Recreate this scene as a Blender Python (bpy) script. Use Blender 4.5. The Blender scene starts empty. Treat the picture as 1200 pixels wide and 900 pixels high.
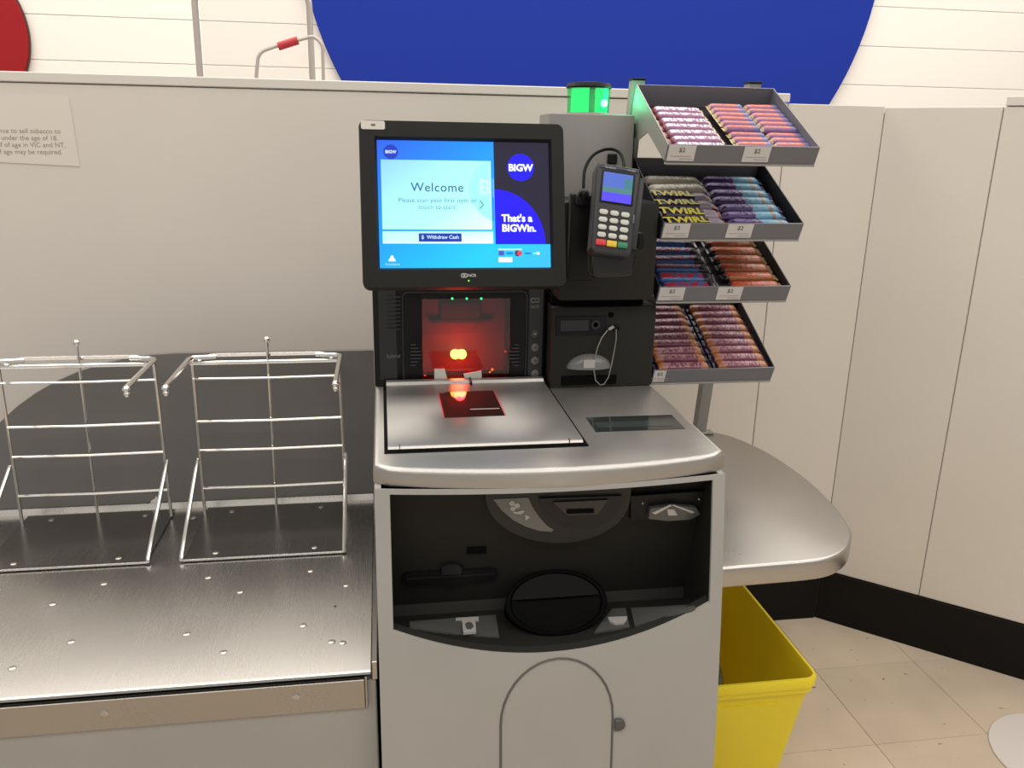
import bpy, bmesh, math, random
from mathutils import Matrix, Vector
random.seed(7)
scene = bpy.context.scene
COL = scene.collection
D = math.pi / 180.0

# ------------------------------------------------------------------ camera
CAM = Vector((0.0, 0.0, 1.41)); FPX = 970.0
_p, _y, _r = 16.3 * D, 9.0 * D, -1.05 * D
_f = Vector((math.sin(_y) * math.cos(_p), math.cos(_y) * math.cos(_p), -math.sin(_p)))
_x = Vector((math.cos(_y), -math.sin(_y), 0)); _d = _f.cross(_x)
CX = math.cos(_r) * _x + math.sin(_r) * _d; CY = -math.sin(_r) * _x + math.cos(_r) * _d
cam_data = bpy.data.cameras.new('camera'); cam = bpy.data.objects.new('camera', cam_data); COL.objects.link(cam)
M = Matrix.Identity(4)
for i in range(3):
    M[i][0] = CX[i]; M[i][1] = -CY[i]; M[i][2] = -_f[i]; M[i][3] = CAM[i]
cam.matrix_world = M
cam_data.sensor_fit = 'HORIZONTAL'; cam_data.sensor_width = 36.0; cam_data.lens = 36.0 * FPX / 1200.0
cam_data.clip_start = 0.02; cam_data.clip_end = 60
scene.camera = cam

# ------------------------------------------------------------------ world, lights, exposure
scene.view_settings.view_transform = 'Standard'; scene.view_settings.look = 'None'
scene.view_settings.gamma = 1.0; scene.view_settings.use_curve_mapping = False
scene.view_settings.exposure = 0.25
w = bpy.data.worlds.new('store_ambient'); scene.world = w; w.use_nodes = True
bg = w.node_tree.nodes['Background']; bg.inputs[0].default_value = (1.0, 0.95, 0.89, 1); bg.inputs[1].default_value = 0.42

def area(name, loc, sx, sy, energy, color=(1.0, 0.935, 0.855)):
    l = bpy.data.lights.new(name, 'AREA'); l.shape = 'RECTANGLE'; l.size = sx; l.size_y = sy; l.energy = energy; l.color = color
    o = bpy.data.objects.new(name, l); COL.objects.link(o); o.location = loc
    return o
# rows of fluorescent ceiling fittings over the sales floor
area('ceiling_light_row', (0.3, -0.9, 3.6), 7.0, 1.6, 88)
area('ceiling_light_row', (0.3, 1.3, 3.6), 7.0, 1.2, 56)
area('ceiling_light_row', (0.6, 3.2, 3.6), 8.0, 1.0, 130)

# ------------------------------------------------------------------ helpers
def ray(px, py):
    return CX * ((px - 600) / FPX) + CY * ((py - 450) / FPX) + _f
def at(px, py, **k):                      # photograph point on the plane X=, Y= or Z=
    r = ray(px, py); (a, v), = k.items(); i = 'XYZ'.index(a)
    return CAM + r * ((v - CAM[i]) / r[i])
def on_plane(px, py, o, n):
    r = ray(px, py); return CAM + r * ((o - CAM).dot(n) / r.dot(n))

ROOT = {}
def empty(name, loc, label, cat, group=None, rot=None):
    o = bpy.data.objects.new(name, None); COL.objects.link(o); o.empty_display_size = 0.05
    m = Matrix.Translation(Vector(loc)) @ (rot if rot else Matrix.Identity(4))
    o.matrix_world = m; ROOT[o.name] = m
    tag(o, label, cat, group); return o
def tag(o, label=None, cat=None, group=None, kind=None):
    if label: o['label'] = label
    if cat: o['category'] = cat
    if group: o['group'] = group
    if kind: o['kind'] = kind
    return o
def rootm(o):
    while o.parent: o = o.parent
    return ROOT.get(o.name, Matrix.Identity(4))
def finish(me, mats, smooth):
    for m in (mats if isinstance(mats, (list, tuple)) else [mats]): me.materials.append(m)
    if smooth is not None:
        for p in me.polygons: p.use_smooth = True
        me.set_sharp_from_angle(angle=smooth * D)
def part(name, bm, mat, parent, local=False, smooth=35, label=None):
    if not local: bm.transform(rootm(parent).inverted())
    bmesh.ops.recalc_face_normals(bm, faces=bm.faces)
    me = bpy.data.meshes.new(name); bm.to_mesh(me); bm.free(); finish(me, mat, smooth)
    o = bpy.data.objects.new(name, me); COL.objects.link(o); o.parent = parent
    if label: o['label'] = label
    return o
def part_mesh(name, me, mat, parent, mtx):
    o = bpy.data.objects.new(name, me); COL.objects.link(o); o.parent = parent; o.matrix_local = mtx
    if mat and not me.materials: me.materials.append(mat)
    return o
def solo(name, bm, mat, loc, label=None, cat=None, group=None, kind=None, smooth=35):
    loc = Vector(loc); bm.transform(Matrix.Translation(-loc))
    bmesh.ops.recalc_face_normals(bm, faces=bm.faces)
    me = bpy.data.meshes.new(name); bm.to_mesh(me); bm.free(); finish(me, mat, smooth)
    o = bpy.data.objects.new(name, me); COL.objects.link(o); o.location = loc; ROOT[o.name] = Matrix.Translation(loc)
    return tag(o, label, cat, group, kind)

def BM(): return bmesh.new()
def box(bm, x0, x1, y0, y1, z0, z1, bev=0.0, seg=2):
    t = bmesh.new()
    v = [t.verts.new(c) for c in ((x0,y0,z0),(x1,y0,z0),(x1,y1,z0),(x0,y1,z0),(x0,y0,z1),(x1,y0,z1),(x1,y1,z1),(x0,y1,z1))]
    for f in ((3,2,1,0),(4,5,6,7),(0,1,5,4),(1,2,6,5),(2,3,7,6),(3,0,4,7)): t.faces.new([v[i] for i in f])
    if bev: bmesh.ops.bevel(t, geom=list(t.edges), offset=bev, segments=seg, affect='EDGES', profile=0.5)
    merge(bm, t); return bm
def merge(bm, t, m=None):
    if m: t.transform(m)
    me = bpy.data.meshes.new('_t'); t.to_mesh(me); t.free(); bm.from_mesh(me); bpy.data.meshes.remove(me)
def prism(bm, pts, a, b, axis='Z', bev=0.0, seg=2):     # polygon pts extruded between a and b along axis
    t = bmesh.new()
    def P(u, v, h): return {'Z': (u, v, h), 'Y': (u, h, v), 'X': (h, u, v)}[axis]
    lo = [t.verts.new(P(u, v, a)) for u, v in pts]; hi = [t.verts.new(P(u, v, b)) for u, v in pts]
    n = len(pts); t.faces.new(lo[::-1]); t.faces.new(hi)
    for i in range(n): t.faces.new((lo[i], lo[(i+1) % n], hi[(i+1) % n], hi[i]))
    if bev:
        bmesh.ops.recalc_face_normals(t, faces=t.faces)
        ed = [e for e in t.edges if all((v in lo) for v in e.verts) or all((v in hi) for v in e.verts)]
        bmesh.ops.bevel(t, geom=ed, offset=bev, segments=seg, affect='EDGES', profile=0.5)
    merge(bm, t); return bm
def rrect(x0, x1, y0, y1, r, n=5):
    out = []
    for cx, cy, a in ((x1-r, y1-r, 0), (x0+r, y1-r, 90), (x0+r, y0+r, 180), (x1-r, y0+r, 270)):
        for i in range(n + 1):
            t = (a + 90 * i / n) * D; out.append((cx + r*math.cos(t), cy + r*math.sin(t)))
    return out
def circ(cx, cy, r, n=32, ry=None, a0=0, a1=360):
    full = abs(a1 - a0) >= 360; ry = ry or r
    return [(cx + r*math.cos((a0+(a1-a0)*i/(n if full else n-1))*D), cy + ry*math.sin((a0+(a1-a0)*i/(n if full else n-1))*D)) for i in range(n)]
def tube(bm, pts, r, seg=8, r2=None):
    pts = [Vector(p) for p in pts]; rings = []
    ref = None
    for i, p in enumerate(pts):
        if i == 0: d = (pts[1]-p).normalized()
        elif i == len(pts)-1: d = (p-pts[i-1]).normalized()
        else: d = ((pts[i+1]-p).normalized() + (p-pts[i-1]).normalized()).normalized()
        if ref is None: ref = d.orthogonal().normalized()
        u = (ref - d*ref.dot(d)).normalized(); v = d.cross(u); ref = u
        rr = r if r2 is None else r + (r2-r)*i/(len(pts)-1)
        k = 1.0
        if 0 < i < len(pts)-1:
            c = max(0.5, d.dot((p-pts[i-1]).normalized())); k = 1/c
        rings.append([bm.verts.new(p + (u*math.cos(2*math.pi*j/seg) + v*math.sin(2*math.pi*j/seg))*rr*(k if k < 1.5 else 1.5)) for j in range(seg)])
    for a, b in zip(rings, rings[1:]):
        for j in range(seg): bm.faces.new((a[j], a[(j+1) % seg], b[(j+1) % seg], b[j]))
    bm.faces.new(rings[0][::-1]); bm.faces.new(rings[-1]); return bm
def fillet(pts, r, n=4):
    pts = [Vector(p) for p in pts]; out = [pts[0]]
    for a, b, c in zip(pts, pts[1:], pts[2:]):
        d1 = (a-b); d2 = (c-b); k = min(r, d1.length*0.45, d2.length*0.45)
        p1 = b + d1.normalized()*k; p2 = b + d2.normalized()*k
        for i in range(n+1):
            t = i/n; out.append(p1*(1-t)**2 + b*2*t*(1-t) + p2*t*t)
    return out + [pts[-1]]
def lathe(bm, prof, c, axis='Z', n=28):
    t = bmesh.new(); rings = []
    for r, h in prof:
        rings.append([t.verts.new((max(r, 1e-5)*math.cos(2*math.pi*j/n), max(r, 1e-5)*math.sin(2*math.pi*j/n), h)) for j in range(n)])
    for a, b in zip(rings, rings[1:]):
        for j in range(n): t.faces.new((a[j], a[(j+1) % n], b[(j+1) % n], b[j]))
    bmesh.ops.remove_doubles(t, verts=t.verts, dist=1e-6)
    m = Matrix.Identity(4)
    if axis == 'Y': m = Matrix.Rotation(90*D, 4, 'X')       # local +z -> world -y (towards the camera)
    merge(bm, t, Matrix.Translation(Vector(c)) @ m); return bm
def ball(bm, c, r, n=12):
    t = bmesh.new(); bmesh.ops.create_uvsphere(t, u_segments=n, v_segments=max(6, n//2), radius=r); merge(bm, t, Matrix.Translation(Vector(c))); return bm

# ------------------------------------------------------------------ materials
MATS = {}
def mat(name, col, rough=0.5, metal=0.0, var=0.0, vscale=8.0, bump=0.0, bscale=60.0, emit=None, estr=0.0, spec=0.5, stretch=None, coat=0.0):
    if name in MATS: return MATS[name]
    m = bpy.data.materials.new(name); m.use_nodes = True; nt = m.node_tree; b = nt.nodes['Principled BSDF']
    b.inputs['Base Color'].default_value = (*col, 1); b.inputs['Roughness'].default_value = rough; b.inputs['Metallic'].default_value = metal
    b.inputs['Specular IOR Level'].default_value = spec; b.inputs['Coat Weight'].default_value = coat
    tc = nt.nodes.new('ShaderNodeTexCoord')
    def noise(scale, detail=3):
        n = nt.nodes.new('ShaderNodeTexNoise'); n.inputs['Scale'].default_value = scale; n.inputs['Detail'].default_value = detail
        if stretch:
            mp = nt.nodes.new('ShaderNodeMapping'); mp.inputs['Scale'].default_value = stretch
            nt.links.new(tc.outputs['Object'], mp.inputs[0]); nt.links.new(mp.outputs[0], n.inputs['Vector'])
        else: nt.links.new(tc.outputs['Object'], n.inputs['Vector'])
        return n
    if var:
        n = noise(vscale); r = nt.nodes.new('ShaderNodeValToRGB')
        r.color_ramp.elements[0].position = 0.3; r.color_ramp.elements[1].position = 0.7
        r.color_ramp.elements[0].color = (*[c*(1-var) for c in col], 1); r.color_ramp.elements[1].color = (*[min(1, c*(1+var)) for c in col], 1)
        nt.links.new(n.outputs['Fac'], r.inputs[0]); nt.links.new(r.outputs[0], b.inputs['Base Color'])
    if bump:
        n = noise(bscale, 4); bp = nt.nodes.new('ShaderNodeBump'); bp.inputs['Strength'].default_value = bump; bp.inputs['Distance'].default_value = 0.002
        nt.links.new(n.outputs['Fac'], bp.inputs['Height']); nt.links.new(bp.outputs[0], b.inputs['Normal'])
    if emit: b.inputs['Emission Color'].default_value = (*emit, 1); b.inputs['Emission Strength'].default_value = estr
    MATS[name] = m; return m
def steel(name, col=(0.49, 0.475, 0.455), rough=0.35, stretch=(3, 160, 160), blot=0.035):
    if name in MATS: return MATS[name]
    m = mat(name, col, rough, 1.0); nt = m.node_tree; b = nt.nodes['Principled BSDF']; tc = nt.nodes['Texture Coordinate']
    mp = nt.nodes.new('ShaderNodeMapping'); mp.inputs['Scale'].default_value = stretch; nt.links.new(tc.outputs['Object'], mp.inputs[0])
    n = nt.nodes.new('ShaderNodeTexNoise'); n.inputs['Scale'].default_value = 3; n.inputs['Detail'].default_value = 4; nt.links.new(mp.outputs[0], n.inputs['Vector'])
    n2 = nt.nodes.new('ShaderNodeTexNoise'); n2.inputs['Scale'].default_value = 6; n2.inputs['Detail'].default_value = 1; nt.links.new(tc.outputs['Object'], n2.inputs['Vector'])
    a = nt.nodes.new('ShaderNodeMath'); a.operation = 'ADD'; nt.links.new(n.outputs['Fac'], a.inputs[0]); nt.links.new(n2.outputs['Fac'], a.inputs[1])
    mr = nt.nodes.new('ShaderNodeMapRange'); mr.inputs[1].default_value = 0.6; mr.inputs[2].default_value = 1.4
    mr.inputs[3].default_value = rough - blot; mr.inputs[4].default_value = rough + blot
    nt.links.new(a.outputs[0], mr.inputs[0]); nt.links.new(mr.outputs[0], b.inputs['Roughness'])
    return m
def screen_mat(name, col, strength=1.0, ramp=None):
    if name in MATS: return MATS[name]
    m = bpy.data.materials.new(name); m.use_nodes = True; nt = m.node_tree; b = nt.nodes['Principled BSDF']
    b.inputs['Base Color'].default_value = (0.01, 0.01, 0.012, 1); b.inputs['Roughness'].default_value = 0.25
    b.inputs['Emission Color'].default_value = (*col, 1); b.inputs['Emission Strength'].default_value = strength
    if ramp:
        tc = nt.nodes.new('ShaderNodeTexCoord'); sp = nt.nodes.new('ShaderNodeSeparateXYZ'); nt.links.new(tc.outputs['Generated'], sp.inputs[0])
        ad = nt.nodes.new('ShaderNodeMath'); ad.operation = 'SUBTRACT'; nt.links.new(sp.outputs[0], ad.inputs[0]); nt.links.new(sp.outputs[1], ad.inputs[1])
        mr = nt.nodes.new('ShaderNodeMapRange'); mr.inputs[1].default_value = -1; mr.inputs[2].default_value = 1; nt.links.new(ad.outputs[0], mr.inputs[0])
        cr = nt.nodes.new('ShaderNodeValToRGB'); e = cr.color_ramp.elements; e[0].color = (*ramp[0], 1); e[1].color = (*ramp[-1], 1)
        for i, c in enumerate(ramp[1:-1]): k = e.new((i+1)/(len(ramp)-1)); k.color = (*c, 1)
        nt.links.new(mr.outputs[0], cr.inputs[0]); nt.links.new(cr.outputs[0], b.inputs['Emission Color'])
    b.inputs['Specular IOR Level'].default_value = 0.08
    MATS[name] = m; return m
def glass_mat(name, tint, gloss=0.12, rough=0.05, bump=0.0):
    if name in MATS: return MATS[name]
    m = bpy.data.materials.new(name); m.use_nodes = True; nt = m.node_tree; nt.nodes.remove(nt.nodes['Principled BSDF'])
    out = nt.nodes['Material Output']; t = nt.nodes.new('ShaderNodeBsdfTransparent'); t.inputs[0].default_value = (*tint, 1)
    g = nt.nodes.new('ShaderNodeBsdfGlossy'); g.inputs['Roughness'].default_value = rough
    mx = nt.nodes.new('ShaderNodeMixShader'); mx.inputs[0].default_value = gloss
    nt.links.new(t.outputs[0], mx.inputs[1]); nt.links.new(g.outputs[0], mx.inputs[2]); nt.links.new(mx.outputs[0], out.inputs[0])
    if bump:
        n = nt.nodes.new('ShaderNodeTexNoise'); n.inputs['Scale'].default_value = 9; bp = nt.nodes.new('ShaderNodeBump'); bp.inputs['Strength'].default_value = bump
        nt.links.new(n.outputs['Fac'], bp.inputs['Height']); nt.links.new(bp.outputs[0], g.inputs['Normal'])
    MATS[name] = m; return m

WALL = mat('partition_laminate', (0.655, 0.61, 0.555), 0.5, var=0.02, vscale=3, bump=0.05, bscale=300)
CAP = mat('partition_cap', (0.67, 0.635, 0.585), 0.45)
JOINT = mat('joint_backing_grey', (0.32, 0.29, 0.26), 0.7)  # grey backing that shows in the joints between panels
KICK = mat('black_kickboard', (0.007, 0.006, 0.0055), 0.55, bump=0.03, spec=0.15)
BLOCK = mat('white_painted_block', (0.85, 0.81, 0.75), 0.6, bump=0.15, bscale=90)
MORTAR = mat('painted_mortar', (0.80, 0.765, 0.70), 0.7)
TILE = mat('beige_vinyl_tile', (0.55, 0.46, 0.355), 0.5, var=0.08, spec=0.3, vscale=7)
GROUT = mat('tile_seam', (0.40, 0.335, 0.255), 0.7)
SILVER = mat('silver_grey_paint', (0.345, 0.337, 0.318), 0.42, var=0.03, vscale=5, bump=0.04, bscale=400)
TABLEGREY = mat('grey_cabinet_laminate', (0.335, 0.327, 0.308), 0.5, var=0.02)
DARKPANEL = mat('dark_grey_panel', (0.15, 0.143, 0.137), 0.5, var=0.03, vscale=4)
STEEL = steel('brushed_stainless')
_n = STEEL.node_tree; _b = _n.nodes['Principled BSDF']; _b.inputs['Anisotropic'].default_value = 0.75     # brushed left to right: reflections smear front to back
_c = _n.nodes.new('ShaderNodeCombineXYZ'); _c.inputs[1].default_value = 1.0; _n.links.new(_c.outputs[0], _b.inputs['Tangent'])
STEEL2 = steel('brushed_stainless_shelf', (0.44, 0.425, 0.405), 0.30, (4, 4, 4), 0.03)
STEELT = steel('brushed_stainless_table', (0.385, 0.37, 0.35), 0.27, (200, 3, 200), 0.02)
STEELA = steel('brushed_stainless_apron', (0.35, 0.335, 0.315), 0.26, (200, 3, 200), 0.03)
PLATE = steel('dark_polished_plate', (0.36, 0.345, 0.325), 0.24, (120, 3, 120), 0.05)
CHROME = mat('chrome_wire', (0.78, 0.76, 0.73), 0.14, 1.0)
SCREW = mat('screw_steel', (0.52, 0.50, 0.46), 0.35, 1.0)
CHARCOAL = mat('charcoal_plastic', (0.018, 0.0175, 0.0155), 0.55, bump=0.08, bscale=500, spec=0.25)
BEZEL = mat('monitor_bezel_plastic', (0.011, 0.0105, 0.0095), 0.5, bump=0.06, bscale=500, spec=0.22)
BLACK = mat('black_plastic', (0.006, 0.006, 0.007), 0.42, spec=0.25)
MATTE = mat('matte_black_void', (0.002, 0.002, 0.002), 0.8, spec=0.1)
RECESS = mat('recess_charcoal', (0.0165, 0.016, 0.014), 0.55, bump=0.05, bscale=400, spec=0.2)
MIDGREY = mat('mid_grey_decal', (0.085, 0.085, 0.081), 0.5, spec=0.3)
LTGREY = mat('light_grey_print', (0.42, 0.41, 0.39), 0.5)
COLGREY = mat('column_grey_paint', (0.22, 0.215, 0.205), 0.45, var=0.03)
TRAY = mat('grey_tray_metal', (0.145, 0.145, 0.163), 0.45, var=0.02)
RACKGREY = mat('grey_rack_metal', (0.30, 0.29, 0.27), 0.45)
WHITE = mat('white_card', (0.60, 0.58, 0.57), 0.6)
INK = mat('dark_ink', (0.10, 0.09, 0.09), 0.6)
INKP = mat('faded_ink', (0.30, 0.26, 0.24), 0.7)
YELLOW = mat('yellow_tub_plastic', (0.92, 0.77, 0.035), 0.4, var=0.03, vscale=5)
_n = YELLOW.node_tree; _b = _n.nodes['Principled BSDF']; _t = _n.nodes.new('ShaderNodeBsdfTranslucent'); _t.inputs[0].default_value = (0.95, 0.78, 0.05, 1)   # thin moulded plastic lets light through
_m = _n.nodes.new('ShaderNodeMixShader'); _m.inputs[0].default_value = 0.22; _n.links.new(_b.outputs[0], _m.inputs[1]); _n.links.new(_t.outputs[0], _m.inputs[2]); _n.links.new(_m.outputs[0], _n.nodes['Material Output'].inputs[0])
BLUE = mat('blue_sign_paint', (0.013, 0.034, 0.29), 0.7, spec=0.1)
RED = mat('red_sign_paint', (0.30, 0.010, 0.014), 0.6, spec=0.2)
DARKRED = mat('dark_sign_edge', (0.05, 0.01, 0.01), 0.5)
TUBEG = mat('grey_tube_metal', (0.50, 0.46, 0.42), 0.35, 0.3)
REDP = mat('red_grip_plastic', (0.50, 0.03, 0.04), 0.4)
STICK = mat('white_sticker', (0.70, 0.67, 0.62), 0.5)
NOTICE = mat('pale_notice_paper', (0.69, 0.64, 0.575), 0.5)
GLOW_G = lambda s, n: mat(n, (0.02, 0.3, 0.12), 0.3, emit=(0.02, 1.0, 0.35), estr=s)

# ------------------------------------------------------------------ text
_tc = {}
def text_mesh(s, size, bold=0.0, align='CENTER', spacing=1.0):
    k = (s, size, bold, align, spacing)
    if k in _tc: return _tc[k].copy()
    c = bpy.data.curves.new('t', 'FONT'); c.body = s; c.size = size; c.align_x = align; c.align_y = 'CENTER'; c.offset = bold; c.resolution_u = 3; c.space_character = spacing
    o = bpy.data.objects.new('t', c); COL.objects.link(o)
    me = bpy.data.meshes.new_from_object(o.evaluated_get(bpy.context.evaluated_depsgraph_get()))
    bpy.data.objects.remove(o); bpy.data.curves.remove(c); me.name = 'lettering'; _tc[k] = me
    return me.copy()
FRONT = Matrix.Rotation(90*D, 4, 'X')       # text plane XY -> world XZ, facing -Y
def lettering(s, size, mtx, m, parent, name='lettering', **k):
    return part_mesh(name, text_mesh(s, size, **k), m, parent, mtx)

# ------------------------------------------------------------------ setting
WY = 2.11
fl = solo('floor', box(BM(), -3.2, 4.2, -1.6, 5.0, -0.06, -0.003), GROUT, (0, 0, 0), kind='structure')
T = 0.305
tb = BM(); box(tb, 0.0006, T-0.0006, 0.0006, T-0.0006, -0.003, 0.0, 0.0006, 1); tme = bpy.data.meshes.new('tile'); tb.to_mesh(tme); tb.free(); finish(tme, TILE, None)
# scuffs and per-tile tone
nt = TILE.node_tree; b = nt.nodes['Principled BSDF']; src = b.inputs['Base Color'].links[0].from_socket
geo = nt.nodes.new('ShaderNodeNewGeometry'); mp = nt.nodes.new('ShaderNodeMapping'); mp.inputs['Scale'].default_value = (34, 52, 20); mp.inputs['Rotation'].default_value = (0, 0, 0.5)
nt.links.new(geo.outputs['Position'], mp.inputs[0])
nz = nt.nodes.new('ShaderNodeTexNoise'); nz.inputs['Scale'].default_value = 1.0; nz.inputs['Detail'].default_value = 2; nt.links.new(mp.outputs[0], nz.inputs['Vector'])
cr = nt.nodes.new('ShaderNodeValToRGB'); cr.color_ramp.elements[0].position = 0.70; cr.color_ramp.elements[1].position = 0.76
nt.links.new(nz.outputs['Fac'], cr.inputs[0])
mx = nt.nodes.new('ShaderNodeMixRGB'); mx.inputs[2].default_value = (0.20, 0.15, 0.10, 1); nt.links.new(cr.outputs[0], mx.inputs[0])
oi = nt.nodes.new('ShaderNodeObjectInfo'); hv = nt.nodes.new('ShaderNodeHueSaturation'); mr = nt.nodes.new('ShaderNodeMapRange')
mr.inputs[3].default_value = 0.95; mr.inputs[4].default_value = 1.05; nt.links.new(oi.outputs['Random'], mr.inputs[0]); nt.links.new(mr.outputs[0], hv.inputs['Value'])
big = nt.nodes.new('ShaderNodeTexNoise'); big.inputs['Scale'].default_value = 5; nt.links.new(geo.outputs['Position'], big.inputs['Vector'])
nt.links.new(big.outputs['Fac'], nt.nodes['Color Ramp'].inputs[0]); nt.links.new(src, hv.inputs['Color'])
nt.links.new(hv.outputs[0], mx.inputs[1]); nt.links.new(mx.outputs[0], b.inputs['Base Color'])
for i in range(-9, 4):
    for j in range(-8, 2):
        t = bpy.data.objects.new('tile', tme); COL.objects.link(t); t.parent = fl; t.location = (1.475 + T*i, 1.855 + T*(j-1) + T*0, 0)

# back partition: tall capped panel on the left, lower panel before the corner
wb = solo('wall_back', box(BM(), -3.2, 1.335, WY+0.004, WY+0.04, 0, 1.50), JOINT, (0, WY+0.02, 0), kind='structure')
part('panel', box(BM(), -3.2, 1.039, WY, WY+0.05, 0.165, 1.517, 0.0015, 1), WALL, wb)
part('panel', box(BM(), 1.0415, 1.3105, WY, WY+0.05, 0.165, 1.517, 0.0015, 1), WALL, wb)
part('cap_rail', box(BM(), -3.2, 1.042, WY-0.003, WY+0.055, 1.5195, 1.5415, 0.002, 1), CAP, wb)
solo('baseboard_back', box(BM(), -3.2, 1.303, WY-0.006, WY+0.03, 0, 0.163, 0.001, 1), KICK, (0, WY, 0), kind='structure')
# angled partition on the right
cA = Vector((1.311, 2.11, 0)); dA = Vector((1.733-1.311, 1.738-2.11, 0)).normalized(); nA = Vector((-dA.y, dA.x, 0))
MA = Matrix(((dA.x, nA.x, 0, cA.x), (dA.y, nA.y, 0, cA.y), (0, 0, 1, 0), (0, 0, 0, 1)))
def abox(x0, x1, y0, y1, z0, z1, bev=0.0015):
    t = BM(); box(t, x0, x1, y0, y1, z0, z1, bev, 1); t.transform(MA); return t
wr = solo('wall_right', abox(-0.03, 2.6, 0.004, 0.04, 0, 1.50, 0), JOINT, (1.5, 2.0, 0), kind='structure')
seams = [0.0, 0.272, 0.93, 1.6, 2.6]
for a, c in zip(seams, seams[1:]): part('panel', abox(a, c-0.0025, 0, 0.05, 0.165, 1.514), WALL, wr)
part('cap_rail', abox(0.274, 2.6, -0.003, 0.055, 1.516, 1.538), CAP, wr)
solo('baseboard_right', abox(-0.002, 2.6, -0.006, 0.03, 0, 0.163, 0.001), KICK, (1.5, 2.0, 0), kind='structure')
# far block wall
FY = 4.5
wf = solo('wall_far', box(BM(), -4.2, 6.0, FY+0.006, FY+0.15, 0, 3.4), MORTAR, (0, FY+0.1, 0), kind='structure')
z = 0.0; zs = []
for k in range(17): zs.append(1.742 - 0.2*8.71 + 0.2*k)
zs = [0.0] + [1.745 + 0.2*(k-8) for k in range(0, 16)]
zs = sorted(set(round(v, 3) for v in zs if v >= 0))
for i, (a, c) in enumerate(zip(zs, zs[1:])):
    part('block_course', box(BM(), -4.2, 6.0, FY, FY+0.02, a+0.0015, c-0.0015, 0.002, 1), BLOCK, wf)

# round signs on the far wall
sg = BM(); prism(sg, circ(1.142, 2.399, 1.502, 120), FY-0.04, FY-0.004, 'Y', 0.004, 1)
solo('round_sign', sg, BLUE, (1.142, FY-0.02, 0.9), 'huge plain blue disc sign on the white block wall behind the partition', 'sign')
rs = empty('round_sign', (-2.0, FY-0.05, 1.457), 'red round sign cut off at the top left corner of the photo', 'sign')
part('face', prism(BM(), circ(-2.0, 1.846, 0.384, 72), FY-0.03, FY-0.004, 'Y', 0.003, 1), RED, rs)
eb = BM()
o_, i_ = circ(-2.0, 1.846, 0.389, 72), circ(-2.0, 1.846, 0.3842, 72)
for k in range(72):
    a, c, d, e = o_[k], o_[(k+1) % 72], i_[(k+1) % 72], i_[k]
    for yy in (FY-0.026, FY-0.01): eb.faces.new([eb.verts.new((q[0], yy, q[1])) for q in (a, c, d, e)])
    eb.faces.new([eb.verts.new(v) for v in ((a[0], FY-0.026, a[1]), (c[0], FY-0.026, c[1]), (c[0], FY-0.01, c[1]), (a[0], FY-0.01, a[1]))])
bmesh.ops.remove_doubles(eb, verts=eb.verts, dist=1e-5)
part('rim', eb, DARKRED, rs)

# grey tube frame of a roll cage and a trolley handle behind the partition
rc = empty('roll_cage', (-0.345, 2.75, 0), 'tall grey tubular roll cage frame standing behind the partition', 'trolley')
part('tube_frame', tube(BM(), fillet([(-0.507, 2.6, 0.16), (-0.497, 2.6, 1.795), (-0.187, 2.6, 1.80), (-0.194, 2.6, 0.16)], 0.03), 0.0088, 10), TUBEG, rc)
part('tube_frame', tube(BM(), fillet([(-0.507, 3.2, 0.16), (-0.497, 3.2, 1.60), (-0.187, 3.2, 1.60), (-0.194, 3.2, 0.16)], 0.03), 0.0088, 10), TUBEG, rc)
part('platform', box(BM(), -0.53, -0.17, 2.58, 3.22, 0.13, 0.16, 0.004), TUBEG, rc)
for x in (-0.48, -0.22):
    for y in (2.66, 3.14):
        t = BM(); lathe(t, [(0, -0.015), (0.06, -0.015), (0.062, 0), (0.06, 0.015), (0, 0.015)], (0, 0, 0), 'Z', 20); t.transform(Matrix.Translation((x, y, 0.062)) @ Matrix.Rotation(90*D, 4, 'Y'))
        box(t, x-0.02, x+0.02, y-0.02, y+0.02, 0.115, 0.132); part('caster', t, BLACK, rc)
part('plastic_wrap', box(BM(), -0.485, -0.198, 2.598, 2.601, 0.3, 1.785), glass_mat('clear_wrap', (0.97, 0.97, 0.97), 0.05, 0.12, 0.6), rc, label='clear plastic wrap stretched over the frame')
th = empty('shopping_trolley', (-0.23, 2.4, 0), 'thin grey trolley handle with a red grip rising behind the partition', 'trolley')
H = [at(300, 92, Y=2.4), at(303, 61, Y=2.4), at(330, 52, Y=2.4), at(368, 42, Y=2.4), at(378, 52, Y=2.4), at(379, 95, Y=2.4)]
part('handle', tube(BM(), fillet([(H[0].x, 2.4, 0.14)] + H + [(H[-1].x, 2.4, 0.14)], 0.02), 0.0046, 8), TUBEG, th)
part('grip', tube(BM(), [at(326, 54.5, Y=2.4), at(349, 47.2, Y=2.4)], 0.0105, 12), REDP, th)
part('base', box(BM(), -0.34, -0.12, 2.26, 2.54, 0.10, 0.14, 0.01), TUBEG, th)
for x in (-0.31, -0.15):
    for y in (2.30, 2.50):
        t = BM(); lathe(t, [(0, -0.012), (0.05, -0.012), (0.05, 0.012), (0, 0.012)], (0, 0, 0), 'Z', 18); t.transform(Matrix.Translation((x, y, 0.05)) @ Matrix.Rotation(90*D, 4, 'Y')); part('wheel', t, BLACK, th)

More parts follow.
